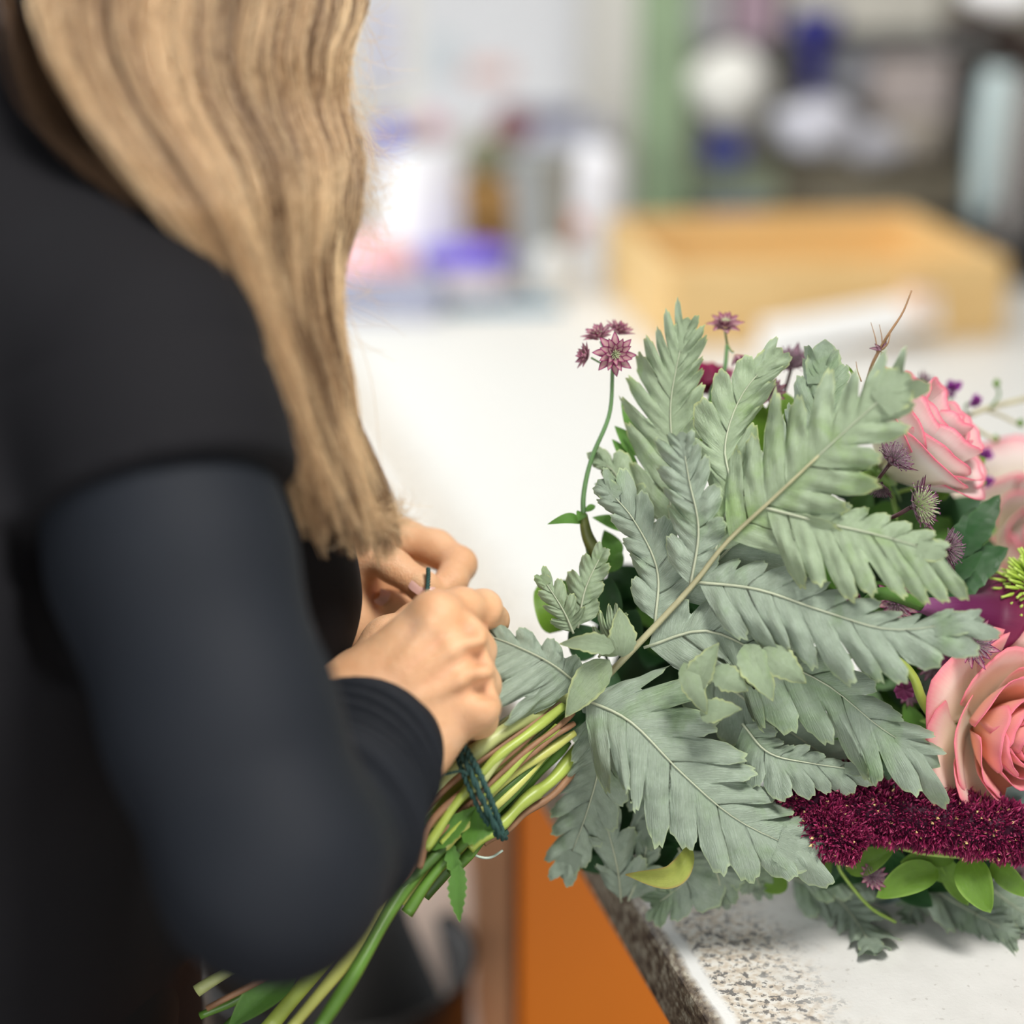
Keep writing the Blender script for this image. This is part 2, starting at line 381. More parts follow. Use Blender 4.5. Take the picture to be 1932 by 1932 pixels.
# white carrier bag
M = MB(); b = tp(772, 505); rows = []
for i in range(14):
    t = i / 13; row = []
    for k in range(24):
        a = 2 * math.pi * k / 24; r = .072 * (1 - .32 * t) * (1 + .10 * math.sin(3 * a + 2 * t) + .05 * math.sin(7 * a + 5 * t))
        row.append(b + Vector((r * math.cos(a) + .02 * t, .7 * r * math.sin(a) + .03, .165 * t)))
    rows.append(row)
M.grid(rows, closed=True)
tag(M.build('plastic_bag', plain('white_plastic', (.90, .90, .90), .4, .03)), 'crumpled white plastic bag at the back of the worktop', 'bag')
M = MB(); M.box(T(800, 582, .004), (.36, .035, .006), R(5))
tag(M.build('blue_ruler', plain('teal_blue', (.03, .20, .34), .5), smooth=False, bevel=.001), 'blue strip lying across the worktop in front of the bowls', 'strip')
M = MB(); M.box(T(720, 560, .02), (.16, .09, .04), R(-6))
tag(M.build('grey_box', plain('grey_card', (.32, .33, .42), .7), smooth=False, bevel=.003), 'low grey card box under the pink ribbon roll', 'box')
M = MB(); M.box(tp(770, 470) + Vector((.0, -.05, .035)), (.04, .04, .07), R(20))
tag(M.build('lilac_box', plain('lilac', (.34, .32, .72), .6), smooth=False, bevel=.003), 'small lilac box beside the white bag', 'box')
# things against the wall at y ~ 3.35
def B(px, py, y=3.3):
    r = CF + Vector(((px - 966) / FPX, 0, 0)) - (py - 966) / FPX * CU
    return Vector((0, 0, CAM_Z)) + r * (y / r.y)
def bbox(name, x0, y0, x1, y1, m, label, cat, y=3.3, dep=.05, rz=0, bevel=.003):
    a = B(x0, y1, y); b = B(x1, y0, y); M = MB(); M.box(((a.x + b.x) / 2, y + dep / 2, (a.z + b.z) / 2), (b.x - a.x, dep, b.z - a.z), rz)
    return tag(M.build(name, m, smooth=False, bevel=bevel), label, cat)
def blob(name, px, py, rx, ry, m, label, cat, y=3.2, seed=1, dep=None):
    """a rounded soft bundle: lumpy ellipsoid"""
    c = B(px, py, y); k = y / FPX * 1.03; rnd = random.Random(seed); ph = [rnd.uniform(0, 6) for _ in range(4)]; rows = []
    for i in range(15):
        a = math.pi * i / 14; row = []
        for j in range(24):
            q = 2 * math.pi * j / 24; l = 1 + .10 * math.sin(3 * q + ph[0] + 2 * a) + .07 * math.sin(5 * a + ph[1]) + .05 * math.sin(7 * q + ph[2])
            row.append(c + Vector((rx * k * l * math.sin(a) * math.cos(q), (dep or min(rx, ry)) * k * l * math.sin(a) * math.sin(q), ry * k * l * math.cos(a))))
        rows.append(row)
    M = MB(); M.grid(rows, closed=True); return tag(M.build(name, m), label, cat)
# notice board papers, wall shelf and what stands on it
bbox('pin_board', 790, -60, 1100, 300, plain('pale_board', (.78, .79, .81), .7, .03), 'pale notice board on the back wall', 'notice board', 3.99, .02)
def sheet(x0, y0, x1, y1, c, label, rz=0): return bbox('paper_sheet', x0, y0, x1, y1, plain('sheet_%d' % x0, c, .7, .03), label, 'paper', 3.975, .004)
sheet(880, 120, 965, 152, (.82, .56, .50), 'sheet with a salmon stripe on the notice board')
sheet(818, 70, 862, 140, (.66, .73, .76), 'pale blue-grey sheet on the notice board')
sheet(700, -10, 745, 170, (.70, .71, .88), 'pale lilac sheet on the back wall beside the hair')
a = B(690, 310, 3.35); b2 = B(1112, 310, 3.35); M = MB(); M.box(((a.x + b2.x) / 2, 3.60, a.z - .012), (b2.x - a.x, .78, .022))
tag(M.build('wall_shelf', plain('shelf_white', (.72, .70, .70), .6, .03), smooth=False, bevel=.002), 'pale wall shelf under the dried flowers and the lavender cloth', 'shelf')
blob('dark_red_bundle', 965, 238, 36, 34, plain('maroon', (.20, .06, .07), .8, .3), 'dark red bundle of dried flowers on the back ledge', 'dried flowers', 3.35, 2)
blob('grey_cloth', 1050, 262, 110, 46, plain('lavender_grey', (.58, .59, .68), .8), 'greyish lavender cloth heap behind the grey vase', 'cloth', 3.5, 3)
bbox('dark_tray', 950, 205, 1095, 232, plain('dark_slate', (.20, .20, .27), .6), 'flat dark slate tray on the lavender cloth', 'tray', 3.45, .06)
blob('blue_flowers', 738, 262, 26, 34, plain('blue_violet', (.16, .14, .62), .7), 'violet blue flower head by the hair', 'flower', 3.25, 4)
blob('dark_foliage', 778, 288, 48, 26, plain('bottle_green', (.06, .12, .10), .7), 'dark green foliage under the pink flower', 'foliage', 3.3, 5)
blob('pink_flower', 812, 238, 26, 24, plain('soft_pink', (.72, .42, .48), .7), 'soft pink flower above the dark foliage', 'flower', 3.3, 6)
# green post and shelving on the right
def post(x0, x1, m, name, label, y=3.25):
    a = B(x0, 0, y); b = B(x1, 0, y); M = MB(); M.box(((a.x + b.x) / 2, y, 1.35), (b.x - a.x, .06, 1.0), 0)
    return tag(M.build(name, m, smooth=False, bevel=.004), label, 'post')
post(1205, 1300, plain('sage_green', (.225, .31, .185), .6, .22, 9), 'green_post', 'sage green upright post of the shelving, left of the shelves')
sh_m = plain('shelf_grey', (.36, .34, .29), .7, .1, 10)
t = empty('shelving_unit', (B(1620, 300, 3.45).x, 3.45, .9), 'grey brown shelving unit behind the pine crate', 'shelving')
def shp(nm, x0, y0, x1, y1, y, dep, m=sh_m):
    a = B(x0, y1, y); b = B(x1, y0, y); M = MB(); M.box(((a.x + b.x) / 2, y + dep / 2, (a.z + b.z) / 2), (b.x - a.x, dep, b.z - a.z)); M.build(nm, m, t, smooth=False, bevel=.003)
shp('back_panel', 1290, -200, 2200, 470, 3.62, .02); shp('shelf_board', 1290, 78, 2150, 96, 3.30, .3, plain('shelf_dark', (.13, .13, .13), .7))
shp('shelf_board', 1290, 318, 2150, 400, 3.30, .3, plain('shelf_olive', (.24, .21, .15), .8)); shp('side_panel', 2120, -200, 2150, 470, 3.3, .3)
bbox('binder', 1312, -60, 1372, 78, plain('greyish_white', (.50, .49, .52), .7), 'greyish white file on the top shelf', 'file', 3.32, .2)
bbox('binder', 1378, -60, 1465, 78, plain('mauve', (.42, .30, .37), .7), 'mauve file on the top shelf', 'file', 3.32, .2)
bbox('storage_box', 1480, -60, 1780, 60, plain('putty', (.50, .48, .42), .7), 'wide putty coloured box on the top shelf', 'box', 3.34, .2)
blob('cream_bundle', 1375, 165, 78, 62, plain('cream_white', (.72, .71, .66), .7), 'cream white rounded wrapped bundle on the shelf below the files', 'bundle', 3.25, 7)
blob('beige_bundle', 1350, 225, 62, 34, plain('olive_beige', (.46, .44, .36), .8), 'olive beige bundle under the cream shade', 'bundle', 3.3, 8)
c = B(1535, 172, 3.22)
lathe_thing('blue_goblet', c, [(0, 0), (.018, .001), (.018, .03), (.014, .05), (.030, .075), (.037, .09), (.039, .118), (.034, .118), (.025, .08), (0, .07)], plain('navy_glass', (.005, .006, .16), .35), 'dark blue goblet-shaped vase on the shelf', 'vase')
blob('white_cone', 1545, 238, 78, 48, plain('cool_white', (.56, .56, .62), .7), 'cool white paper cone under the blue goblet', 'paper', 3.22, 9)
blob('white_cone', 1640, 272, 60, 30, plain('cool_white', (.56, .56, .62), .7), 'low white paper heap right of the white cone', 'paper', 3.24, 19)
bbox('blue_box', 1333, 258, 1405, 312, plain('deep_blue', (.035, .045, .20), .6), 'deep blue box on the lower shelf', 'box', 3.2, .08)
bbox('dark_scissors', 1335, 382, 1445, 462, plain('ink_blue', (.07, .09, .15), .6), 'dark blue tool lying behind the crate', 'tool', 3.0, .04)
bbox('moss_tray', 1300, 318, 1470, 385, plain('olive_green', (.25, .29, .20), .8), 'olive green tray under the deep blue box', 'tray', 3.25, .06)
bbox('cardboard_box', 1650, 110, 1800, 215, plain('pinkish_grey', (.46, .40, .38), .8), 'pinkish grey box on the shelf right of the goblet', 'box', 3.28, .15)
blob('grey_bag', 1620, 120, 70, 58, plain('steel_grey', (.44, .45, .49), .7), 'steel grey bag behind the goblet', 'bag', 3.4, 11)
blob('beige_bundle', 1720, 262, 75, 45, plain('taupe', (.36, .32, .27), .8), 'taupe bundle below the pinkish grey box', 'bundle', 3.3, 12)
# cellophane roll, dark stand at the right
def rod(name, p, q, r, m, label, cat):
    M = MB(); pts = [p.lerp(q, i / 10) for i in range(11)]; M.tube(pts, lambda t: r * (.82 + .18 * math.sin(math.pi * t)), 20); return tag(M.build(name, m), label, cat)
rod('cellophane_roll', B(1862, 412, 2.9), B(1888, 130, 2.9), .026, plain('pale_teal', (.52, .62, .62), .3, .08), 'pale teal cellophane roll standing at the right', 'roll')
rod('paper_tube', B(1900, 450, 2.75), B(1945, 150, 2.75), .014, plain('warm_grey', (.30, .28, .27), .6), 'thin warm grey tube standing right of the cellophane roll', 'tube')
rod('dark_tube', B(1835, 430, 2.98), B(1858, 150, 2.98), .012, plain('petrol', (.06, .14, .17), .5), 'dark petrol tube left of the cellophane roll', 'tube')
bbox('black_cabinet', 1880, 410, 2150, 537, plain('matt_black', (.012, .012, .013), .6), 'black box at the right end of the worktop behind the crate', 'box', 2.78, .25)
bbox('dark_curtain', 1840, 60, 2200, 470, plain('dark_brown', (.03, .022, .018), .8), 'dark brown panel behind the standing rolls', 'panel', 3.1, .03)
M = MB(); M.tube(spline([B(1790, 60, 3.05), B(1850, 28, 3.05), (B(1930, 80, 3.05)), B(1990, 200, 3.05)], 14), .016, 10)
tag(M.build('dark_hose', plain('brown_black', (.04, .022, .015), .7)), 'dark brown bent tube in front of the white lampshade', 'tube')
blob('pendant_lamp', 1900, -20, 70, 42, plain('bright_white', (.9, .9, .92), .6), 'white pendant lamp at the top right above the dark tube', 'lamp', 2.9, 13)
# ================================================================ the person
ORG = Vector((-.27, .97, 0))
person = empty('person', ORG, 'person with long blonde hair, navy black sleeves and black vest, tying the bouquet', 'person')
def sk():
    N = NT('skin'); c = N.coord(); n1 = N.noise(c, 38, 4, .6); n2 = N.noise(N.coord('Object', (1, 1.6, .5)), 900, 3, .6)
    col = N.ramp(n1, [(.3, (.68, .36, .185)), (.55, (.77, .45, .25)), (.75, (.84, .53, .34))])
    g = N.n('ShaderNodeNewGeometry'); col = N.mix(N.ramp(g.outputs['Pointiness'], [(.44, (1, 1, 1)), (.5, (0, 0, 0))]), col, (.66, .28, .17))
    N.col(col); N.set(Roughness=.47, Subsurface_Weight=.18, Subsurface_Radius=(.9, .35, .2), Subsurface_Scale=.006, Specular_IOR_Level=.45)
    N.bump(N.math('ADD', n2, N.math('MULTIPLY', N.noise(N.coord('Object', (1, 1, 1)), 160, 4, .6), 1.2)), .5, .0009); return N.m
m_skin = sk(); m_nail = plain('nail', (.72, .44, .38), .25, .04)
def cap(prims, pts, rads, k=.006, s=None):
    for i in range(len(pts) - 1): prims.append((pts[i], pts[i + 1], rads[i], rads[i + 1], k, s))
def chain(prims, pts, rads, k=.006): cap(prims, [V3(p) for p in pts], rads, k)
# --- near (right) hand: back of the hand towards the camera, fingers closing round the stems
Rh = []
wr = W(716, 1395, .985); fe = W(640, 1520, .915)
WA = W(686, 1368, .982); WB = W(752, 1408, .988)
Rh += [(W(665, 1425, .96), W(668, 1345, .985), .020, .021, .01), (W(735, 1465, .965), W(768, 1398, .99), .020, .021, .01), (W(700, 1445, .955), W(715, 1365, .98), .022, .021, .012)]
Rh += [(W(668, 1345, .985), W(768, 1398, .99), .021, .021, .01)]
mc = [((668, 1320, .988), (820, 1166, .985), .0185, .0128), ((700, 1325, .984), (866, 1208, .982), .0195, .0118),
      ((735, 1350, .984), (882, 1268, .984), .0195, .0118), ((768, 1385, .99), (890, 1336, .990), .018, .0115)]
for a, b, ra, rb in mc: Rh.append((W(*a), W(*b), ra, rb, .012))
Rh += [(W(700, 1290, 1.005), W(800, 1240, 1.005), .018, .016, .012), (W(760, 1350, 1.01), W(860, 1310, 1.01), .018, .015, .012)]
chain(Rh, [(820, 1166, .985), (868, 1146, .998), (912, 1147, 1.014)], [.0110, .0090, .0090], .006)
chain(Rh, [(912, 1147, 1.014), (930, 1170, 1.035), (920, 1200, 1.056)], [.0090, .0080, .0070], .003)
chain(Rh, [(868, 1208, .982), (899, 1226, 1.008), (905, 1258, 1.04), (880, 1290, 1.06)], [.0105, .0088, .0084, .0072], .006)
chain(Rh, [(884, 1268, .984), (909, 1292, 1.008), (908, 1320, 1.04), (880, 1345, 1.06)], [.0105, .0086, .0080, .0070], .006)
chain(Rh, [(891, 1336, .990), (905, 1358, 1.008), (897, 1375, 1.034), (872, 1392, 1.052)], [.0108, .0080, .0072, .0064], .006)
for p, r in (((824, 1160, .978), .0098), ((876, 1206, .977), .0094), ((893, 1266, .978), .0094), ((902, 1330, .983), .0098)): Rh.append((W(*p), W(*p) + Vector((.0005, 0, 0)), r, r, .007))
for p, q in (((855, 1196, .962), (886, 1184, .972)), ((868, 1244, .962), (915, 1240, .980)), ((874, 1304, .963), (925, 1298, .982))):      # hollows between the knuckles
    Rh.append((W(*p), W(*q), .0015, .0035, .009, None, -1))
for p, q in (((752, 1255, .969), (812, 1182, .970)), ((775, 1280, .968), (850, 1228, .968)), ((795, 1315, .968), (866, 1285, .969))):   # tendons
    Rh.append((W(*p), W(*q), .0010, .0018, .007))
chain(Rh, [(675, 1300, 1.01), (735, 1215, 1.045), (790, 1180, 1.065), (835, 1165, 1.07)], [.017, .0125, .0105, .0088], .010)
# --- far (left) hand: palm side, thumb and curled forefinger pinching the twine
Lh = []
Lh += [(W(520, 1120, 1.13), W(612, 1125, 1.115), .024, .027, .012)]
Lh += [(W(612, 1080, 1.115), W(662, 1062, 1.10), .022, .0155, .012), (W(612, 1160, 1.115), W(652, 1172, 1.105), .024, .0175, .008),
       (W(620, 1120, 1.13), W(700, 1090, 1.135), .022, .018, .012), (W(610, 1075, 1.125), W(705, 1030, 1.13), .02, .016, .012)]
chain(Lh, [(640, 1035, 1.105), (690, 1035, 1.093)], [.0155, .0118], .010)
chain(Lh, [(690, 1035, 1.093), (742, 1068, 1.085), (800, 1108, 1.082), (812, 1117, 1.083)], [.0110, .0088, .0082, .0072], .004)      # thumb
chain(Lh, [(700, 1020, 1.13), (760, 1016, 1.125), (822, 1034, 1.118), (866, 1065, 1.105)], [.0150, .0100, .0092, .0096], .006)      # forefinger
chain(Lh, [(866, 1065, 1.105), (852, 1096, 1.094), (824, 1122, 1.088)], [.0096, .0086, .0070], .003)
chain(Lh, [(690, 1070, 1.14), (770, 1075, 1.15), (812, 1120, 1.148), (776, 1156, 1.118), (730, 1134, 1.103)], [.014, .0095, .0088, .0080, .0066], .004)
chain(Lh, [(680, 1110, 1.145), (752, 1125, 1.155), (782, 1165, 1.148), (752, 1190, 1.122), (716, 1172, 1.106)], [.014, .0092, .0084, .0078, .0064], .004)
chain(Lh, [(670, 1150, 1.145), (728, 1175, 1.152), (748, 1208, 1.14), (718, 1212, 1.115)], [.014, .0084, .0076, .0062], .004)
def nail(c, d, n, wd, ln):
    c = Vector(c); d = d.normalized(); n = (n - d * n.dot(d)).normalized(); b = n.cross(d); rows = []
    for i in range(7):
        t = -1 + 2 * i / 6; row = []
        for j in range(7):
            u = -1 + 2 * j / 6; row.append(c + d * (t * ln) + b * (u * wd * (1 - .25 * t ** 4)) + n * (.0012 - .0024 * u * u - .0006 * t * t))
        rows.append(row)
    M = MB(); M.grid(rows); return np.array(M.v), np.array(M.f)
tocam = lambda p: (Vector((0, 0, CAM_Z)) - p).normalized()
t1, t2 = W(742, 1068, 1.085), W(806, 1112, 1.082)
nails = [nail(W(797, 1104, 1.0745), t2 - t1, tocam(t2) + Vector((.25, 0, .3)), .0055, .0065),
         nail(W(727, 1130, 1.0965), W(730, 1134, 1.1) - W(776, 1156, 1.115), tocam(t2), .0045, .0055)]
# --- body, hidden under the clothes for the most part
SH = W(243, 700, .865); EL = W(515, 1640, .815)
SL = Vector((-.235, 1.14, 1.235)); ELL = Vector((-.22, 1.24, .98)); WL = W(520, 1120, 1.13)
Bp = []
cap(Bp, [SH, W(320, 1050, .845), W(415, 1370, .83), EL], [.040, .036, .034, .033], .01); cap(Bp, [EL, W(605, 1570, .88), W(700, 1440, .965)], [.033, .027, .019], .01)
cap(Bp, [SL, ELL, WL], [.048, .04, .024], .02)
sc = (1, .62, 1); TX = -.285
HP = Vector((TX - .01, .97, 0))
cap(Bp, [HP + Vector((0, 0, .86)), HP + Vector((0, 0, 1.0)), HP + Vector((.0, 0, 1.14)), HP + Vector((.02, 0, 1.22))], [.10, .09, .10, .08], .02, sc)
cap(Bp, [SH + Vector((-.02, .03, 0)), Vector((TX + .03, .97, 1.27)), SL], [.042, .05, .042], .03)
NK = Vector((TX + .035, .97, 1.28)); HD = Vector((-.175, 1.0, 1.52))
cap(Bp, [NK, HD + Vector((-.02, 0, -.07))], [.052, .050], .03)
cap(Bp, [HD + Vector((-.022, 0, .01)), HD + Vector((.008, 0, .012))], [.083, .080], .02)      # skull
cap(Bp, [HD + Vector((.045, 0, -.045)), HD + Vector((.060, 0, -.085))], [.045, .026], .03)      # jaw and chin
cap(Bp, [HD + Vector((.085, 0, .005)), HD + Vector((.104, 0, -.030))], [.008, .010], .012)     # nose
cap(Bp, [HD + Vector((.084, -.012, -.058)), HD + Vector((.084, .012, -.058))], [.008, .008], .008)
for sy in (-1, 1):
    Bp.append((HD + Vector((0, sy * .080, -.02)), HD + Vector((-.008, sy * .086, .012)), .010, .013, .008))
    Bp.append((HD + Vector((.084, sy * .028, .008)), HD + Vector((.085, sy * .03, .008)), .010, .010, .01, None, -1))
    hip = HP + Vector((0, sy * .085, .86)); cap(Bp, [hip, HP + Vector((.01, sy * .09, .47)), HP + Vector((-.01, sy * .09, .09))], [.085, .055, .036], .03)
    cap(Bp, [HP + Vector((-.02, sy * .09, .045)), HP + Vector((.14, sy * .10, .03))], [.036, .028], .02)
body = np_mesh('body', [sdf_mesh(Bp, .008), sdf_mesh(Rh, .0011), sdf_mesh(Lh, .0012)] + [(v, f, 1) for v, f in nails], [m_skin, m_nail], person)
# --- clothes
def cloth(name, c, rough=.85, sheen=.0, spec=.25):
    N = NT(name); co = N.coord(); f = N.noise(co, 14, 3); N.col(N.ramp(f, [(.3, tuple(x * .85 for x in c)), (.7, c)]))
    N.set(Roughness=rough, Sheen_Weight=sheen, Sheen_Roughness=.4, Specular_IOR_Level=spec); N.bump(N.noise(co, 1500, 2), .25, .0004); return N.m
m_shirt = cloth('navy_black_jersey', (.0066, .0092, .0145), .74, 0, .32); m_vest = cloth('black_softshell', (.0060, .0057, .0075)); m_trs = cloth('black_denim', (.006, .006, .007))
ax_a = np.array(W(600, 1585, .88)); ax_b = np.array(W(716, 1400, .985)); axd = ax_b - ax_a; axl = np.linalg.norm(axd); axd /= axl
crook = np.array(W(640, 1400, .86)) - ax_a; crook -= axd * (crook @ axd); crook /= np.linalg.norm(crook)
def folds(P, F, hi=False):
    q = P - ax_a; t = q @ axd; rr = q - t[..., None] * axd; rn = np.linalg.norm(rr, axis=-1) + 1e-6; cs = (rr @ crook) / rn
    side = np.array(W(600, 1400, .80)) - ax_a; 
    ph = t * 2 * np.pi / .0115 + 1.6 * np.sin(t * 60 + 2) + 1.0 * cs + .8 * np.sin(3 * cs + t * 90)
    m = np.clip((t + .035) / .03, 0, 1) * np.clip((axl - .010 - t) / .02, 0, 1) * np.clip(.75 + .5 * cs, .25, 1)
    if not hi: m = m * 0; F = F + .0018 * np.clip((t + .012) / .012, 0, 1) * (rn < .09)
    F = F - .0046 * m * np.sin(ph) * (rn < .09)
    # elbow creases
    m2 = np.exp(-((t - .005) / .03) ** 2) * np.clip(cs * 1.2, 0, 1) * (rn < .1)
    F = F - .0022 * m2 * np.sin(t * 2 * np.pi / .022 + 2 * cs)
    # broad soft creases on the upper arm
    F = F - .0006 * np.sin(P[..., 2] * 70 + P[..., 0] * 45 + 2 * np.sin(P[..., 1] * 30)) * (P[..., 2] > 1.0)
    if hi: F = np.maximum(F, -.020 - t) - .0002
    # cut the cuff open
    d = t - (axl + .004 + .004 * cs)
    return np.maximum(F, np.where(rn < .06, d, -1))
Sp = []
cap(Sp, [SH, W(322, 1050, .845), W(420, 1370, .83), W(515, 1635, .815)], [.050, .0485, .0462, .0435], .012)
cap(Sp, [W(515, 1635, .815), W(605, 1570, .88), W(690, 1440, .96), W(722, 1391, .992), W(745, 1350, 1.02)], [.0435, .0375, .0305, .0285, .0285], .016)
cap(Sp, [W(620, 1420, .945), W(680, 1385, .985)], [.02, .0225], .03)
shirt = np_mesh('shirt', [sdf_mesh(Sp, .0023, folds, relax=3), sdf_mesh(Sp[3:], .0014, lambda P, F: folds(P, F, True), relax=1),
    sdf_mesh([(SL, ELL, .054, .047, .02), (ELL, WL, .047, .034, .02), (HP + Vector((.0, 0, .9)), HP + Vector((0, 0, 1.15)), .11, .112, .03, sc), (NK, HD + Vector((-.025, 0, -.09)), .060, .056, .03)], .007)], m_shirt, person)
vest_p = []
cap(vest_p, [W(60, 560, .93), W(200, 640, .88), SH, W(300, 860, .852), W(320, 1000, .846)], [.060, .057, .0545, .0532, .0525], .015)
cap(vest_p, [HP + Vector((0, 0, .84)), HP + Vector((0, 0, .98)), HP + Vector((.02, 0, 1.12)), HP + Vector((.02, 0, 1.20)), HP + Vector((.02, 0, 1.235))], [.125, .125, .128, .12, .10], .04, (1, .66, 1))
cap(vest_p, [W(60, 560, .93), Vector((TX + .02, .97, 1.285)), SL], [.062, .07, .06], .05)
cap(vest_p, [NK + Vector((-.01, 0, .0)), NK + Vector((.0, 0, .05))], [.07, .068], .03)
# front panel of the open vest hanging forward of the chest
cap(vest_p, [W(470, 800, .97), W(530, 1000, 1.0), W(548, 1130, 1.02), W(500, 1400, 1.03), W(400, 1700, 1.04)], [.020, .016, .0145, .015, .02], .03)
cap(vest_p, [W(400, 800, .99), W(450, 1130, 1.03), W(330, 1500, 1.05)], [.04, .04, .04], .05)
pa, pb, pc = W(72, 1010, .848), W(330, 842, .790), W(530, 890, .852)
pn = (pb - pa).cross(pc - pa).normalized()
if pn.z > 0: pn = -pn
pn = np.array(pn); pa = np.array(pa); arm2 = np.array(W(330, 1200, .84)); arr = np.array(W(300, 700, .845))
def cut(P, F):
    d = (P - pa) @ pn                      # positive below the armhole
    near = (cone_d(P, arr, arm2, .068, .062) < 0) & (d > -.03)
    F = np.where(near, np.maximum(F, d), F)
    seam = np.exp(-(((d + .052) / .003) ** 2)) * .0012 + np.exp(-(((d + .004) / .0035) ** 2)) * -.0014
    return F + np.where(np.linalg.norm(P - arr, axis=-1) < .14, seam, 0)
vest = np_mesh('vest', [sdf_mesh(vest_p, .0032, cut, relax=2)], m_vest, person)
M = MB(); M.tube(spline([W(536, 870, .975), W(560, 960, .985), W(588, 1060, .998), W(601, 1150, 1.006), W(602, 1215, 1.01), W(590, 1300, 1.015)], 30), .0017, 8)
M.build('vest_piping', plain('piping_slate', (.10, .11, .14), .45), vest)
tr = []
for sy in (-1, 1): cap(tr, [HP + Vector((0, sy * .08, .88)), HP + Vector((.01, sy * .09, .47)), HP + Vector((-.01, sy * .09, .10))], [.105, .07, .052], .03)
cap(tr, [HP + Vector((0, -.04, .9)), HP + Vector((0, .04, .9))], [.12, .12], .05); np_mesh('trousers', [sdf_mesh(tr, .009)], m_trs, person)
tr = []
for sy in (-1, 1): cap(tr, [HP + Vector((-.03, sy * .09, .05)), HP + Vector((.15, sy * .10, .036))], [.046, .036], .02); np_mesh('shoe', [sdf_mesh(tr, .008)], m_trs, person); tr = []

# --- hair
HR = [(-420, 190, 520, .90, .99), (-250, 120, 590, .87, .98), (0, 62, 688, .86, .975), (100, 88, 655, .855, .97), (200, 140, 655, .85, .97), (300, 215, 684, .85, .965),
      (400, 300, 668, .845, .96), (500, 375, 640, .86, .96), (600, 435, 640, .875, .96), (700, 480, 655, .885, .965), (800, 515, 675, .895, .97), (900, 545, 712, .91, .975), (1000, 572, 752, .93, .98), (1060, 585, 770, .94, .99)]
def hrow(y):
    for a, b in zip(HR, HR[1:]):
        if y <= b[0]:
            t = (y - a[0]) / (b[0] - a[0]); return [a[i] + (b[i] - a[i]) * t for i in range(5)]
    return HR[-1]
def hp(y, u, layer, dx=0, dy=0):
    """u 0..1 across the fall of hair, layer -1 (near) .. 1 (far)"""
    _, xl, xr, dl, dr = hrow(y); th = (.040 if y < 300 else .040 - .016 * min(1, (y - 300) / 600)); bul = math.sqrt(max(0, 1 - (2 * u - 1) ** 2))
    return W(xl + (xr - xl) * u + dx, y + dy, dl + (dr - dl) * u ** .8 + layer * th * bul)
M = MB(); rows = []
ys = [-250 + 62 * i for i in range(20)]
for y in ys:
    row = []
    for k in range(32):
        a = 2 * math.pi * k / 32; sq = .90 if y < 820 else .90 - .5 * (y - 820) / 150; row.append(hp(y, .5 + .5 * sq * math.cos(a), .80 * math.sin(a)))
    rows.append(row)
M.grid(rows, closed=True)
def hair_mat(name, dark, mid, light):
    N = NT(name); i = N.n('ShaderNodeHairInfo'); co = N.coord('Object', (1, 1, .35))
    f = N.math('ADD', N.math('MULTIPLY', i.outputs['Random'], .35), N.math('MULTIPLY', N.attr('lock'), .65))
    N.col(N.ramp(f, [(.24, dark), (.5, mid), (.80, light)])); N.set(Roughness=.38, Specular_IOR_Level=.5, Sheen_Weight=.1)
    t = N.n('ShaderNodeBsdfTranslucent'); N.l(N.ramp(f, [(.15, dark), (.48, mid), (.85, light)]), t.inputs[0])
    m = N.n('ShaderNodeMixShader'); m.inputs[0].default_value = .25
    out = N.t.nodes['Material Output']; N.l(N.b.outputs[0], m.inputs[1]); N.l(t.outputs[0], m.inputs[2]); N.l(m.outputs[0], out.inputs[0]); return N.m
hm = hair_mat('hair_blonde', (.13, .068, .03), (.50, .315, .16), (.86, .65, .39))
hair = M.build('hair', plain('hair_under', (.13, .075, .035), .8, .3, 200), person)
# cap of hair over the head
hd = sdf_mesh([(HD + Vector((-.035, 0, .025)), HD + Vector((.005, 0, .035)), .094, .088, .02), (HD + Vector((-.06, 0, -.05)), HD + Vector((-.055, 0, .0)), .07, .085, .03)], .006)
np_mesh('hair_crown', [hd], plain('hair_crown_col', (.34, .20, .10), .6, .3, 160), person)
class _R:
    def __init__(s, k): s.g = np.random.default_rng(k)
    def random(s): return float(s.g.random())
    def normal(s): return float(s.g.normal())
    def uniform(s, a, b): return float(s.g.uniform(a, b))
rnd = _R(5)
strands = []; rad = []; lockv = []; LV = .6
NP = 26
def strand(y0, y1, u0, u1, l0, l1, dx, wob, seed, r=.00011, fly=0):
    pts = []
    for i in range(NP):
        t = i / (NP - 1); y = y0 + (y1 - y0) * t
        u = u0 + (u1 - u0) * t
        p = hp(y, min(.999, max(.001, u)), l0 + (l1 - l0) * t, dx * (1 if not fly else t) + wob[0] * math.sin(y * wob[1] + wob[2]) * (8 + 6 * t) + (fly * math.sin(t * math.pi) ** 1.5))
        pts.append(p)
    strands.append(pts); rad.append(r); lockv.append(LV)
locks = [(rnd.random(), rnd.random() * 1.9 - 1.05, rnd.random(), rnd.random() * 6.28, rnd.normal()) for _ in range(330)]
for (cu, cl, a, ph, nn) in locks:
    cu = .01 + .98 * cu; cl = -abs(cl) if rnd.random() < .75 else cl
    yend = 1000 + 30 * nn if cu > .35 else 960 + 40 * nn
    LV = rnd.random(); sp = .014 + .026 * a; amp = .25 + .55 * abs(nn)
    for j in range(40):
        du = rnd.normal() * sp; dl = rnd.normal() * .10
        # locks gather towards their own middle on the way down
        u0 = cu + du * 1.3; u1 = cu * .96 + .02 + du * .8
        e = rnd.random() < .03
        strand(-400 + 40 * rnd.random(), yend - 70 * rnd.random() ** 2, u0, u1, cl * .95 + dl, cl * .9 + dl * .8, rnd.normal() * 2 + rnd.normal() * (9 if e else 0), (amp, .011 + .003 * a, ph + .25 * rnd.normal()), 0, .00010 + .00010 * rnd.random())
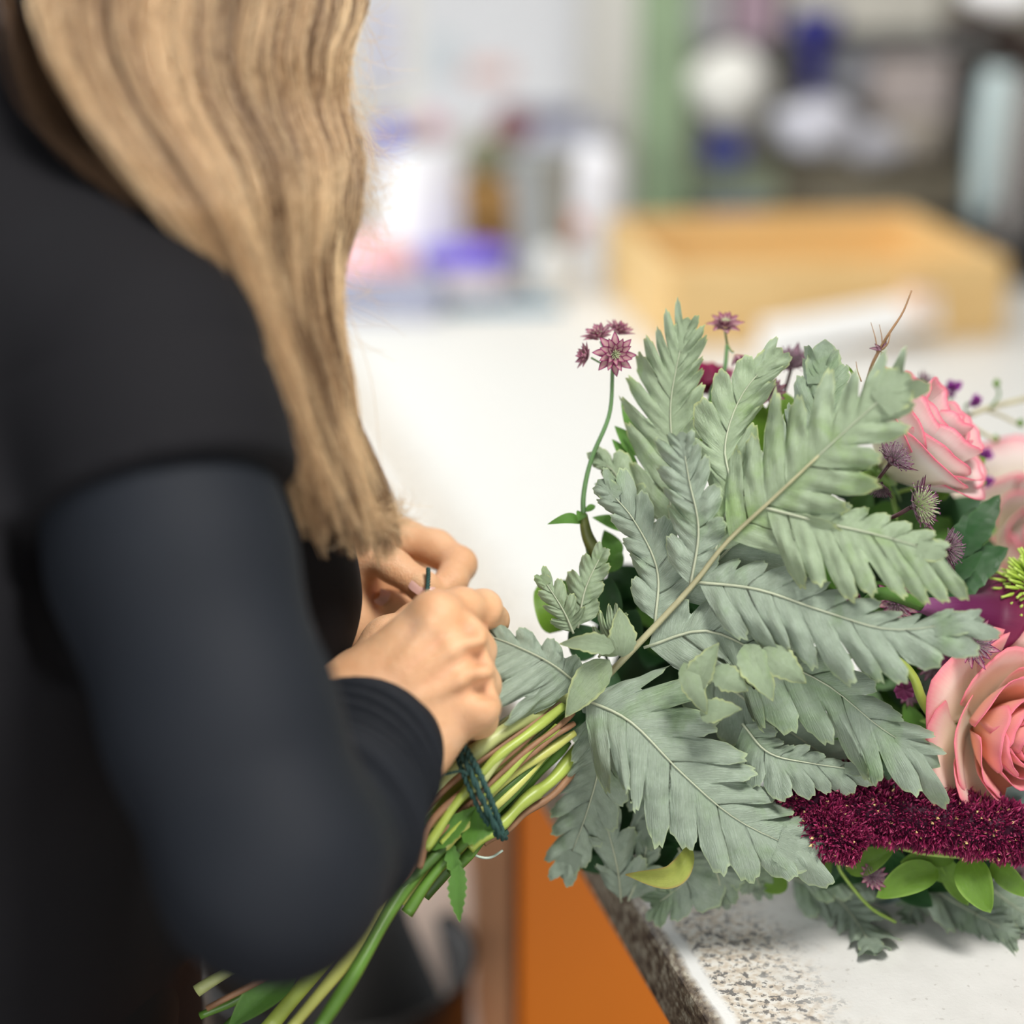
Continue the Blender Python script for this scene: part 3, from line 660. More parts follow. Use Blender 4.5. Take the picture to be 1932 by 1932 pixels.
LV = .75
# fly-away hairs on the light side and at the ends
def free(p0, dirn, ln, curl, r=.00009, n=NP):
    pts = [p0]; d = dirn.normalized(); ax = Vector((rnd.normal() * .4, 1, rnd.normal() * .4)).normalized(); q = Matrix.Rotation(curl / n, 3, ax)
    for i in range(n - 1): d = q @ d; pts.append(pts[-1] + d * (ln / n))
    strands.append(pts); rad.append(r); lockv.append(LV)
for k in range(260):
    y = rnd.uniform(0, 640) if k % 2 else rnd.uniform(180, 420); p = hp(y, .985, -.2)
    free(p, Vector((.15 + .8 * rnd.random(), rnd.normal() * .3, -1 + .7 * rnd.random())), .012 + .03 * rnd.random(), rnd.normal() * 2.2)
for k in range(16): free(hp(rnd.uniform(-60, 160), .98, 0), Vector((.5 * rnd.random(), 0, 1)), .03 + .03 * rnd.random(), rnd.normal() * .6)
for k in range(500):
    u = rnd.random() ** .6; p = hp(940 + 40 * rnd.random(), .45 + .55 * u, -.9 + 1.2 * rnd.random())
    free(p, Vector((.2 + .9 * u * rnd.random(), rnd.normal() * .4, -.8 + .3 * rnd.normal())), .010 + .016 * rnd.random(), rnd.normal() * 2.4 - .8)
# loose strands lying back over the shoulder on the shaded side
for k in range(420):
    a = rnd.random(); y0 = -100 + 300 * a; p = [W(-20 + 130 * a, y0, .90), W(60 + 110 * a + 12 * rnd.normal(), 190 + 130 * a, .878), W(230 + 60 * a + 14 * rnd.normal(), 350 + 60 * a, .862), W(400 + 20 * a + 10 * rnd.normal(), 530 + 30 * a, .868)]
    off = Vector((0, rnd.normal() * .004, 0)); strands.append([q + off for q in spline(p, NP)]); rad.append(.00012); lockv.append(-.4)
cu = bpy.data.hair_curves.new('hair_strands'); cu.add_curves([NP] * len(strands))
cu.attributes['position'].data.foreach_set('vector', (np.array([[tuple(p) for p in s] for s in strands], 'f') - np.array(ORG, 'f')).ravel())
ra = cu.attributes.get('radius') or cu.attributes.new('radius', 'FLOAT', 'POINT')
tt = np.linspace(0, 1, NP); ra.data.foreach_set('value', (np.array(rad)[:, None] * (1 - .6 * tt[None] ** 3)).astype('f').ravel())
la = cu.attributes.new('lock', 'FLOAT', 'POINT'); la.data.foreach_set('value', np.repeat(np.array(lockv, 'f'), NP))
cu.materials.append(hm); ho = bpy.data.objects.new('hair_strands', cu); COL.objects.link(ho); ho.parent = hair
# ================================================================ silver-green fern fronds
m_fern = leaf_mat('fern_silver', (.33, .40, .315), (.22, .34, .155), (.46, .56, .30), .55, .10, patch=.8, vb=.95)
m_fern_young = leaf_mat('fern_silver_lime', (.36, .45, .30), (.27, .42, .13), (.60, .66, .27), .5, .14, patch=.9, vb=.85)
m_rib = plain('fern_rib', (.40, .38, .22), .5, .15, 60)
m_rib_pale = plain('fern_rib_pale', (.44, .48, .34), .5, .12, 60)
px2m = lambda px, d: px * d / FPX
def depth_of(p): return (p - Vector((0, 0, CAM_Z))).dot(CF)
def strip(M, P, E, Hw, N, fold=0.0, nv=7, ruf=0.0, ph=0.0):
    rows = []; uv = []; e = []; m = len(P)
    for i in range(m):
        t = i / (m - 1); row = []
        for j in range(nv):
            u = -1 + 2 * j / (nv - 1)
            row.append(P[i] + E[i] * (Hw[i] * u) + N[i] * (Hw[i] * (fold * (abs(u) - .4) + ruf * math.sin(u * 2.6 + ph + t * 7) * u * u)))
            uv.append((u * .5 + ph, t)); e.append(max(abs(u) ** 3, (max(0, t - .75) * 4) ** 2) * min(1, t * 2.2))
        rows.append(row)
    M.grid(rows, uv, e)
def lobe(M, path, wl, wr, n, seed=1, nrm=None, ang=(64, 30), droop=.20, tilt=.46, shape=.75, base=.45, bend=.5, teeth=.035, gap=.62, vein=None, rough=1.0, notch=.52):
    """a lobe of a frond: overlapping finger strips either side of a vein. wl / wr: half widths in pixels-at-that-distance"""
    rn = random.Random(seed); P = spline([V3(p) for p in path], 60); d0 = depth_of(P[30])
    L = sum((P[i + 1] - P[i]).length for i in range(59)); nn = 60
    def at(s):
        f = max(0, min(.9999, s)) * 59; i = int(f); p = P[i].lerp(P[i + 1], f - i)
        t = (P[min(i + 2, 59)] - P[max(i - 1, 0)]).normalized()
        v = (nrm.copy() if nrm is not None else (Vector((0, 0, CAM_Z)) - p).normalized() + Vector((-.1, 0, .25)))
        v = (v - t * v.dot(t)).normalized(); return p, t, v, v.cross(t)
    from mathutils import noise
    o1 = Vector((seed * 3.7, seed * 1.3, 0)); n = max(4, round(n * .85)); K = 12; J = 17
    for side, wp in ((1, wl), (-1, wr)):
        Wm = px2m(wp, d0); fp = [(rn.uniform(.86, 1.14), rn.uniform(.5, 1.5), rn.uniform(-.05, .05), rn.uniform(.4, 1.7), rn.uniform(-.12, .12)) for _ in range(n + 1)]
        rows = []; uv = []; e = []; last = None
        for c in range(n * K + 1):
            fi = min(n - 1, c // K); ph = (c - fi * K) / K if c < n * K else 1.0
            for ph_ in ([1.0, 0.0] if (c % K == 0 and 0 < c < n * K) else [ph]):
                g = fi - 1 if (ph_ == 1.0 and c < n * K and c % K == 0) else fi
                fs, ft, fa, fd, fb = fp[g]; s = (g + ph_ + .15) / (n + .15) * .97; p, t, v, b = at(s)
                prof = (base + (1 - base) * min(1, s * 2.6)) * max(.04, (1 - s)) ** (shape * .55) * 1.15
                a = R(ang[0] + (ang[1] - ang[0]) * s ** 1.2) + fa; sn = max(.5, math.sin(a)) ** .5
                env = max(Wm * prof, L * .05) / sn
                fin = max(0.0, math.sin(math.pi * min(1, max(0, ph_ ** .85)))) ** .62
                nt = notch * (1 - .25 * s); Lf = env * (nt + (fs - nt) * fin) * (1 + teeth * math.sin(c * 2.1 + g)) * (1 if 0 < s < .96 else .8)
                D = t * math.cos(a) + b * (side * math.sin(a)); row = []; sp = L / (n + .15)
                for j in range(J):
                    x = j / (J - 1); r = Lf * x; y = r / env; gg = max(0, (y - nt * .55)) / (1 - nt * .55); gg = gg * gg * (3 - 2 * gg) if gg < 1 else 1
                    pos = p + D * r + t * (env * bend * .42 * y * y * (1 + fb)) + t * ((ph_ - .5) * sp * .30 * gg)
                    h = -env * droop * (.5 + .5 * fd) * y * y + side * 0 + (ph_ - .5) * sp * tilt * 1.5 * ft * gg * (1 if side > 0 else 1) + sp * .24 * math.sin(math.pi * ph_) * y * (1 - .4 * y) * rough
                    q = pos * 34 + o1; h += .0062 * y * rough * noise.noise(q) + .0026 * min(1, y * 2) * rough * noise.noise(q * 3.3) + .0005 * math.sin(s * 90 + y * 5) * min(1, y * 3)
                    row.append(pos + v * h); uv.append((s * n * .35, y)); e.append(min(1, x ** 9 * (.4 + .6 * y)))
                rows.append(row)
        # a break between neighbouring fingers lets them overlap like slats
        i = 0; nn_ = len(rows); off = len(M.v)
        vs = [q for r in rows for q in r]; fs_ = []
        for i in range(nn_ - 1):
            for j in range(J - 1):
                k = i * J + j; fs_.append((k, k + 1, k + J + 1, k + J))
        M.add(vs, fs_, uv, e)
    # tip finger
    p, t, v, b = at(.86); Ps, Es, Hs, Ns = [], [], [], []; Lf = L * .17; w0 = min(px2m(min(wl, wr), d0) * .36, L * .10)
    for k in range(14):
        x = k / 13; Ps.append(p + t * (Lf * x) - v * (Lf * .1 * x * x) + v * .0006); Es.append(b); Hs.append(w0 * max(.03, (.75 + x * .5) * (1 - max(0, (x - .3) / .7) ** 2.2)) * (1 + teeth * math.sin(k * 2.4))); Ns.append(v)
    strip(M, Ps, Es, Hs, Ns, -.1)
    return P
def veintube(M, P, r0, r1, lift=.0008):
    m = len(P); M.tube([p + (Vector((0, 0, CAM_Z)) - p).normalized() * lift for p in P[::3]], lambda t: r0 + (r1 - r0) * t, 6)
# the big frond facing the camera
base = W(1075, 1345, 1.055)
t = empty('fern_frond', base, 'largest silver-green fern frond, spread over the whole front of the bouquet', 'leaf')
LB = [ # path, wl, wr, n, seed, young, options
 ([(1372, 1022, 1.026), (1470, 930, 1.012), (1585, 822, .995), (1708, 712, .98)], 165, 150, 9, 3, 1, dict(base=.8, shape=.95, droop=.12, ang=(62, 30), bend=.3)),
 ([(1345, 1052, 1.034), (1378, 930, 1.03), (1368, 840, 1.03), (1400, 745, 1.03), (1468, 665, 1.03)], 78, 88, 8, 5, 1, dict(bend=.7)),
 ([(1302, 1110, 1.036), (1318, 1000, 1.028), (1300, 905, 1.022), (1288, 832, 1.02)], 82, 60, 7, 7, 0, dict(base=.7)),
 ([(1236, 1178, 1.046), (1240, 1075, 1.048), (1195, 980, 1.05), (1138, 915, 1.05)], 62, 78, 7, 9, 0, dict(base=.8)),
 ([(1440, 957, 1.016), (1550, 985, 1.004), (1660, 1010, .998), (1782, 1045, .995)], 66, 150, 9, 11, 1, dict(base=.8, bend=.15, ang=(60, 34), shape=.6)),
 ([(1312, 1098, 1.034), (1430, 1112, 1.022), (1560, 1155, 1.012), (1690, 1188, 1.005), (1858, 1166, 1.0)], 70, 128, 12, 13, 0, dict(base=.8, bend=.35, ang=(60, 30), shape=.7)),
 ([(1215, 1222, 1.046), (1330, 1190, 1.035), (1440, 1235, 1.036), (1560, 1292, 1.036), (1660, 1372, 1.038), (1756, 1432, 1.04)], 84, 140, 11, 17, 0, dict(base=.7, bend=.3, ang=(58, 26), shape=.5)),
 ([(1100, 1318, 1.05), (1190, 1362, 1.036), (1290, 1462, 1.034), (1400, 1552, 1.04), (1562, 1624, 1.05)], 140, 150, 11, 19, 0, dict(base=.8, bend=.3, ang=(60, 30), shape=.75)),
 ([(1108, 1318, 1.052), (1132, 1420, 1.056), (1108, 1530, 1.07), (1058, 1660, 1.085)], 78, 88, 9, 23, 0, dict(base=.5, tilt=.25)),
 ([(1130, 1300, 1.06), (1210, 1400, 1.075), (1225, 1500, 1.08), (1215, 1580, 1.085)], 70, 60, 7, 29, 0, dict(base=.8)),
 ([(1270, 1140, 1.052), (1400, 1010, 1.05), (1500, 890, 1.05), (1545, 760, 1.055), (1552, 690, 1.06)], 105, 100, 9, 31, 0, dict(base=.9)),
 ([(1290, 1230, 1.06), (1420, 1330, 1.07), (1560, 1430, 1.075), (1620, 1480, 1.08)], 100, 90, 8, 37, 0, dict(base=.9)),
]
for path, wl, wr, n, sd, yg, op in LB:
    M = MB(); P = lobe(M, path, wl, wr, n, sd, **op); lb = M.build('lobe', m_fern_young if yg else m_fern, t)
    V = MB(); veintube(V, P[:52], .00085, .0002); V.build('vein', m_rib_pale, lb)
M = MB(); P = spline([W(1060, 1362, 1.062), W(1180, 1240, 1.046), W(1300, 1112, 1.034), W(1372, 1022, 1.024), W(1470, 930, 1.010), W(1560, 845, .998)], 60); veintube(M, P, .0021, .0006, .0012); M.build('midrib', m_rib, t)
def frond(label, lobes, mat=None, group=None, rib=True):
    t = empty('fern_frond', V3(lobes[0][0][0]), label, 'leaf', group)
    for path, wl, wr, n, sd, op in lobes:
        M = MB(); P = lobe(M, path, wl, wr, n, sd, **op); lb = M.build('lobe', mat or m_fern, t)
        if rib: V = MB(); veintube(V, P[:52], .0007, .0002); V.build('vein', m_rib_pale, lb)
    return t
frond('fern frond with the topmost upright tip, left of the maroon flowers', [([(1262, 1010, 1.075), (1268, 870, 1.07), (1265, 770, 1.07), (1275, 700, 1.07), (1294, 615, 1.07)], 115, 80, 11, 41, dict(base=.7, ang=(58, 24), bend=.6, shape=.8)),
   ([(1240, 1100, 1.08), (1205, 1000, 1.08), (1165, 900, 1.08), (1130, 868, 1.08)], 40, 50, 5, 43, dict(base=.8))], m_fern_young)
frond('fern frond pointing left against the knuckles, with fingers hanging over the stems', [([(1095, 1295, 1.045), (1040, 1252, 1.03), (965, 1215, 1.022), (880, 1186, 1.02)], 150, 46, 6, 47, dict(base=.95, ang=(72, 26), droop=.1, shape=.35, bend=.25, gap=.68)),
   ([(1085, 1290, 1.05), (1010, 1270, 1.04), (950, 1262, 1.035), (908, 1262, 1.035)], 70, 50, 4, 49, dict(base=.9, gap=.7))])
frond('small upright fern tuft left of the big frond, beside the bare flower stem', [([(1082, 1195, 1.055), (1062, 1150, 1.05), (1020, 1084, 1.05)], 38, 38, 4, 51, dict(base=.9)),
   ([(1090, 1185, 1.06), (1105, 1110, 1.06), (1140, 1036, 1.06)], 48, 40, 4, 53, dict(base=.95)), ([(1130, 1240, 1.05), (1150, 1200, 1.042), (1170, 1160, 1.04)], 45, 36, 4, 55, dict(base=1))], m_fern_young)
frond('spiky fern tuft at the lower left, over the worktop corner', [([(1172, 1702, 1.10), (1165, 1640, 1.085), (1145, 1560, 1.075), (1120, 1492, 1.07)], 62, 60, 5, 57, dict(base=.9, ang=(50, 20))), ([(1185, 1700, 1.10), (1210, 1640, 1.09), (1225, 1570, 1.085)], 40, 40, 4, 59, dict(base=.9))])
frond('fern frond lying on the worktop edge under the yellow-green leaf', [([(1280, 1600, 1.085), (1300, 1650, 1.085), (1260, 1690, 1.09), (1235, 1705, 1.095)], 66, 60, 6, 61, dict(base=.9)), ([(1330, 1610, 1.085), (1355, 1655, 1.085), (1362, 1712, 1.10)], 44, 40, 4, 63, dict(base=.9)),
   ([(1390, 1600, 1.085), (1420, 1640, 1.09), (1440, 1690, 1.105)], 50, 50, 5, 65, dict(base=.9))])
up = Vector((-.1, -.45, 1))
frond('fern frond flat on the worktop, the nearest one with its tip pointing down', [([T(1490, 1655, .012), T(1560, 1680, .010), T(1610, 1730, .006), T(1655, 1805, .004)], 90, 70, 7, 67, dict(nrm=up, base=.9, droop=.05)),
   ([T(1500, 1650, .03), T(1570, 1650, .028), T(1640, 1672, .02)], 50, 50, 5, 69, dict(nrm=up, base=.9))])
frond('bluish fern frond flat on the worktop, right of the nearest one', [([T(1720, 1650, .03), T(1780, 1690, .012), T(1860, 1735, .006), T(1905, 1760, .004)], 75, 95, 8, 71, dict(nrm=up, base=.9, droop=.08)), ([T(1740, 1650, .02), T(1725, 1700, .008), T(1712, 1745, .004)], 40, 40, 5, 73, dict(nrm=up, base=.9, droop=.05))])
frond('fern frond running out of the frame at the right, flat on the worktop', [([T(1850, 1660, .02), T(1900, 1700, .012), T(1960, 1740, .008)], 60, 60, 6, 75, dict(nrm=up, base=.9, droop=.08))])
frond('fern frond edge between the amaranth and the big frond', [([(1400, 1365, 1.05), (1450, 1420, 1.045), (1530, 1440, 1.045), (1640, 1455, 1.05)], 40, 76, 8, 77, dict(base=1, bend=.2))])
# curled leaflets in the crinkled middle of the bouquet
def leaf(M, a, b, wd, nrm=None, fold=.25, droop=.1, bow=0.0, teeth=0, tn=.0, nu=16, nv=7, sharp=1.0, twist=0.0, e0=0):
    """one pointed leaf from a to b"""
    a, b = V3(a), V3(b); d = b - a; Ln = d.length; t = d.normalized()
    v = nrm.copy() if nrm is not None else (Vector((0, 0, CAM_Z)) - a).normalized() + Vector((0, 0, .3))
    v = (v - t * v.dot(t)).normalized(); s = t.cross(v); P, E, Hw, N = [], [], [], []
    for i in range(nu):
        x = i / (nu - 1); P.append(a + d * x + v * (Ln * (bow * math.sin(math.pi * x) - droop * x * x)) + s * (Ln * .04 * math.sin(3 * x)))
        w_ = math.sin(math.pi * x ** (.75)) ** (.85 * sharp) if 0 < x < 1 else .02
        th = 1 + (teeth * ((x * tn) % 1 - .5) if teeth else 0); Hw.append(max(.012 * wd, wd * w_ * th))
        q = twist * x; E.append(s * math.cos(q) + v * math.sin(q)); N.append(v * math.cos(q) - s * math.sin(q))
    strip(M, P, E, Hw, N, fold, nv, .04, a.x * 50)
    return P
rn = random.Random(4)
for i, (a, b, wd, lab) in enumerate([((1300, 1300, 1.02), (1352, 1215, 1.012), .0075, 'curled leaflet standing up in the middle of the big frond'),
    ((1345, 1262, 1.016), (1412, 1300, 1.01), .0070, 'short curled leaflet below the standing one'), ((1405, 1215, 1.02), (1460, 1320, 1.012), .0088, 'long lime-edged leaflet hanging over the right side of the big frond'),
    ((1440, 1222, 1.018), (1522, 1285, 1.01), .0078, 'lime-edged leaflet overlapping the long one on its right'), ((1320, 1345, 1.02), (1395, 1335, 1.01), .0070, 'small folded leaflet above the lower lobe'),
    ((1290, 1250, 1.02), (1335, 1345, 1.012), .0060, 'narrow twisted leaflet beside the crinkled middle'), ((1160, 1225, 1.03), (1060, 1212, 1.022), .0055, 'thin leaflet pointing left above the left frond'),
    ((1175, 1240, 1.035), (1168, 1150, 1.03), .0075, 'upright leaflet beside the lower midrib')]):
    M = MB(); leaf(M, a, b, wd, fold=.35 * (-1) ** i, droop=.15, bow=.12, teeth=.22, tn=6, twist=.5 * (-1) ** i)
    tag(M.build('fern_leaflet', m_fern_young), lab, 'leaf')
M = MB(); leaf(M, (1150, 1245, 1.035), (1066, 1352, 1.03), .0085, fold=.4, teeth=.12, tn=7, twist=.5)
tag(M.build('fern_leaflet', m_fern_young), 'pale leaflet folded along the lower end of the midrib', 'leaf')
m_ylw = leaf_mat('yellowing_leaf', (.42, .46, .10), (.30, .40, .06), (.42, .26, .10), .4, .2)
t = empty('yellow_leaf', W(1300, 1580, 1.06), 'yellow-green curled leaf hanging over the worktop edge', 'leaf')
M = MB(); P = spline([W(1297, 1578, 1.062), W(1296, 1620, 1.05), W(1262, 1655, 1.046), W(1180, 1650, 1.045)], 24); E = []; Hw = []; N = []
for i, p in enumerate(P):
    x = i / 23; tt = (P[min(i + 1, 23)] - P[max(i - 1, 0)]).normalized(); v = ((Vector((0, 0, CAM_Z)) - p).normalized()); v = (v - tt * v.dot(tt)).normalized(); s = tt.cross(v)
    q = .2 + .7 * x; E.append(s * math.cos(q) + v * math.sin(q)); N.append(v); Hw.append(max(.0005, .0088 * math.sin(math.pi * min(1, x * .96 + .04) ** 1.25) ** .9 * (.4 + .75 * x)))
strip(M, P, E, Hw, N, .35); M.build('blade', m_ylw, t)
# ================================================================ the bundle of stems, twine
m_st = [plain('stem_lime', (.36, .45, .08), .4, .2, 40), plain('stem_green', (.10, .21, .03), .4, .25, 40), plain('stem_pale', (.46, .50, .20), .45, .15, 60),
        plain('stem_brown', (.27, .14, .07), .6, .25, 80), plain('stem_dark', (.055, .12, .02), .5, .25, 50), plain('stem_yellow', (.50, .52, .13), .4, .15, 40)]
STEMS = [ # waypoints, radius, colour, label
 ([(1075, 1352, 1.06), (985, 1425, 1.045), (880, 1540, 1.03), (775, 1660, 1.015), (690, 1800, .995), (600, 1945, .98)], .0034, 1, 'thick smooth green stem, the lowest on the right of the bundle'),
 ([(1100, 1330, 1.075), (1000, 1402, 1.05), (890, 1490, 1.03), (800, 1590, 1.03), (690, 1765, 1.02), (545, 1945, 1.0)], .0030, 5, 'bright yellow-green stem running beside the thick green one'),
 ([(1090, 1320, 1.09), (985, 1395, 1.065), (872, 1480, 1.045), (760, 1600, 1.04), (650, 1760, 1.035), (505, 1945, 1.02)], .0044, 0, 'broad flat lime stem reaching the bottom of the photo'),
 ([(1070, 1370, 1.05), (960, 1480, 1.035), (840, 1590, 1.02), (745, 1700, 1.01)], .0026, 4, 'dark green cut-off stem below the twine'),
 ([(1080, 1360, 1.065), (1000, 1450, 1.045), (905, 1555, 1.03), (845, 1620, 1.025), (765, 1722, 1.02)], .0030, 1, 'green stem cut short with a pale end, under the hanging leaf'),
 ([(1090, 1300, 1.07), (960, 1375, 1.03), (860, 1450, 1.022), (790, 1540, 1.02), (700, 1680, 1.02)], .0042, 2, 'wide pale yellow stem just below the cuff'),
 ([(1060, 1330, 1.05), (955, 1400, 1.028), (850, 1480, 1.018), (770, 1570, 1.018), (600, 1780, 1.02), (390, 1905, 1.02)], .0016, 3, 'thin reddish brown stem reaching the lower left'),
 ([(1080, 1345, 1.045), (1010, 1405, 1.03), (900, 1500, 1.02), (800, 1610, 1.015), (740, 1700, 1.01)], .0014, 3, 'thin pinkish brown twig across the top of the bundle'),
 ([(1060, 1390, 1.055), (1010, 1440, 1.045), (930, 1535, 1.035), (850, 1605, 1.035)], .0032, 1, 'mid green stem next to the twine end'),
 ([(1130, 1370, 1.08), (1040, 1470, 1.06), (960, 1540, 1.047), (885, 1602, 1.04)], .0034, 0, 'yellow-green stem leaving the bundle at the right of the twine'),
 ([(1040, 1350, 1.035), (965, 1410, 1.022), (905, 1475, 1.014), (845, 1530, 1.012)], .0022, 2, 'pale stem crossing under the twine'),
 ([(1065, 1330, 1.04), (990, 1390, 1.024), (925, 1440, 1.016), (868, 1510, 1.012), (800, 1600, 1.01)], .0024, 0, 'lime stem directly under the hand'),
 ([(1020, 1370, 1.03), (940, 1440, 1.02), (870, 1495, 1.014), (810, 1560, 1.01), (790, 1640, 1.008)], .0018, 3, 'brown woody twig under the wrist'),
 ([(1090, 1350, 1.08), (1040, 1420, 1.07), (960, 1500, 1.06), (880, 1590, 1.055), (800, 1690, 1.05)], .0040, 4, 'dark green stem at the back of the bundle'),
 ([(1060, 1310, 1.09), (900, 1430, 1.07), (760, 1590, 1.06), (600, 1760, 1.05), (470, 1870, 1.04), (380, 1915, 1.04)], .0022, 1, 'slim green stem running to the lower left corner'),
 ([(1050, 1310, 1.09), (900, 1410, 1.07), (740, 1580, 1.06), (560, 1800, 1.055), (430, 1945, 1.05)], .0036, 4, 'dark green blade-like stem below the elbow'),
 ([(1040, 1300, 1.08), (880, 1430, 1.06), (720, 1600, 1.05), (520, 1780, 1.045), (370, 1870, 1.04)], .0030, 2, 'pale ribbed stem at the far left below the elbow'),
 ([(1085, 1380, 1.05), (1000, 1440, 1.038), (930, 1490, 1.028), (880, 1560, 1.02), (830, 1600, 1.02)], .0026, 5, 'short yellowish stem between the twine and the hanging leaf'),
 ([(1085, 1365, 1.045), (1030, 1400, 1.036), (960, 1460, 1.026), (890, 1525, 1.018)], .0016, 3, 'brown twig crossing beneath the left fern frond'),
 ([(1070, 1400, 1.07), (1000, 1475, 1.06), (930, 1560, 1.05), (850, 1650, 1.04)], .0028, 1, 'green stem on the underside of the bundle'),
 ([(1050, 1370, 1.04), (985, 1430, 1.028), (905, 1515, 1.02), (835, 1590, 1.016)], .0020, 0, 'narrow lime stem in front of the bundle'),
 ([(1140, 1400, 1.08), (1050, 1490, 1.062), (980, 1545, 1.055), (915, 1592, 1.05)], .0020, 3, 'brown stem at the right edge of the bundle, below the frond'),
]
for k, (p, r, c, lab) in enumerate(STEMS):
    M = MB(); q = spline([V3(x) for x in p], 46)
    for i in range(len(q)): q[i] = q[i] + Vector((math.sin(i * .35 + k) * .0006, 0, math.cos(i * .3 + k * 2) * .0006))
    M.tube(q, lambda t, r=r, k=k: r * (1 + .10 * math.sin(t * 23 + k) + (.14 * math.exp(-((t - .45) / .02) ** 2) if k % 3 == 0 else 0)), 10)
    tag(M.build('flower_stem', m_st[c]), lab, 'stem')
rn = random.Random(12)
for k in range(12):
    a = rn.uniform(-1, 1); b_ = rn.uniform(-1, 1); dd = 1.035 + .03 * rn.random(); r = rn.uniform(.0011, .0024)
    p = [(1075 + 10 * b_, 1345 + 25 * a, dd + .02), (985 + 8 * b_, 1432 + 48 * a, dd), (905, 1500 + 58 * a, dd - .008), (835 + 6 * b_, 1578 + 50 * a, dd - .006), (760 + 40 * b_ * rn.random(), 1670 + 40 * a, dd)]
    M = MB(); M.tube(spline([W(*x) for x in p], 36), r, 8)
    tag(M.build('flower_stem', m_st[k % 6]), 'stem in the thick of the bundle, just under the hand and cuff', 'stem', 'stems packed in the middle of the bundle')
m_tw = plain('green_twine', (.02, .07, .06), .7, .3, 700)
t = empty('twine', W(905, 1490, 1.01), 'dark green twine wound round the stems and held between the fingers', 'twine')
def twine(pts, r=.0009, n=60, name='strand'):
    M = MB(); P = spline([V3(p) for p in pts], n); up = Vector((1, 0, 0))
    for s in (0, math.pi):
        Q = []
        for i, p in enumerate(P):
            tt = (P[min(i + 1, n - 1)] - P[max(i - 1, 0)]).normalized(); a = tt.cross(up).normalized(); b = tt.cross(a); q = i * .8 + s
            Q.append(p + (a * math.cos(q) + b * math.sin(q)) * r * .7)
        M.tube(Q, r, 6)
    M.build(name, m_tw, t)
twine([(862, 1405, 1.012), (885, 1450, 1.004), (915, 1520, 1.006), (945, 1578, 1.02), (950, 1560, 1.05), (900, 1450, 1.07), (862, 1405, 1.05)], .0012)
twine([(872, 1400, 1.010), (900, 1450, 1.003), (926, 1510, 1.006), (948, 1572, 1.02)], .0011)
twine([(858, 1412, 1.016), (878, 1470, 1.006), (908, 1535, 1.010), (940, 1580, 1.024)], .0009)
twine([(822, 1465, 1.004), (868, 1455, 1.0), (882, 1462, 1.0)], .0005)
twine([(808, 1072, 1.072), (808, 1095, 1.070), (806, 1125, 1.06), (806, 1150, 1.03)], .0008)
M = MB(); M.tube(spline([W(885, 1600, 1.05), W(900, 1615, 1.045), W(925, 1618, 1.045), (W(948, 1605, 1.05))], 20), .0007, 6); M.build('loose_end', plain('wire_pale', (.42, .50, .42), .4), t)
# toothed leaves on the bundle
m_gl = leaf_mat('leaf_mid_green', (.10, .24, .04), (.16, .32, .06), (.16, .30, .06), .38, .15, vb=.5)
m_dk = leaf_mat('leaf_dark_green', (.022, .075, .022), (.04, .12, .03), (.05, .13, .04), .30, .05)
m_lm = leaf_mat('leaf_bright_green', (.13, .26, .025), (.20, .35, .04), (.26, .42, .07), .32, .2)
m_bl = leaf_mat('leaf_blue_grey', (.20, .28, .25), (.15, .24, .18), (.28, .36, .28), .5, .05)
M = MB(); leaf(M, (848, 1590, 1.02), (872, 1672, 1.015), .0040, fold=.5, teeth=.5, tn=5); leaf(M, (866, 1630, 1.017), (868, 1742, 1.015), .0045, fold=.3, teeth=.5, tn=7, bow=.05)
tag(M.build('hanging_leaf', m_gl), 'toothed green leaf hanging down below the bundle of stems', 'leaf')
M = MB(); leaf(M, (870, 1560, 1.02), (935, 1560, 1.012), .0095, fold=.4, teeth=.25, tn=9, bow=.1)
tag(M.build('crinkled_leaf', m_gl), 'crinkled green leaf caught under the end of the twine', 'leaf')
M = MB(); leaf(M, (800, 1600, 1.018), (895, 1520, 1.012), .0060, fold=.5, teeth=.2, tn=7)
tag(M.build('crinkled_leaf', m_gl), 'folded green leaf lying among the stems beside the cuff', 'leaf')
M = MB(); leaf(M, (560, 1830, 1.03), (430, 1940, 1.02), .0085, fold=.5, droop=.05)
tag(M.build('blade_leaf', m_gl), 'long narrow dark leaf below the elbow', 'leaf')
M = MB(); leaf(M, (1110, 1335, 1.055), (1062, 1385, 1.045), .0045, fold=.3); tag(M.build('small_leaf', m_dk), 'small dark leaf at the foot of the midrib', 'leaf')
M = MB(); leaf(M, (1120, 1380, 1.07), (1105, 1330, 1.06), .0050, fold=-.5); tag(M.build('bud', m_gl), 'closed green bud in the gap beside the midrib', 'bud')
# ================================================================ flowers
def frame(axis, up=Vector((0, 0, 1))):
    z = axis.normalized(); x = up.cross(z)
    if x.length < 1e-3: x = Vector((1, 0, 0))
    x.normalize(); return Matrix((x, z.cross(x), z)).transposed()
def petal_mat(name, base, mid, edge, deep):
    N = NT(name); e = N.attr(); uv = N.coord('UV', (30, 2, 1)); v = N.noise(uv, 2.5, 3, .6)
    c = N.ramp(N.math('ADD', e, N.math('MULTIPLY', N.math('SUBTRACT', v, .5), .18)), [(.0, base), (.38, mid), (.74, edge), (.97, deep)])
    N.col(c); N.set(Roughness=.5, Specular_IOR_Level=.3, Subsurface_Weight=.0, Sheen_Weight=.15); N.bump(v, .22, .0006)
    t = N.n('ShaderNodeBsdfTranslucent'); N.l(c, t.inputs[0]); m = N.n('ShaderNodeMixShader'); m.inputs[0].default_value = .3
    out = N.t.nodes['Material Output']; N.l(N.b.outputs[0], m.inputs[1]); N.l(t.outputs[0], m.inputs[2]); N.l(m.outputs[0], out.inputs[0]); return N.m
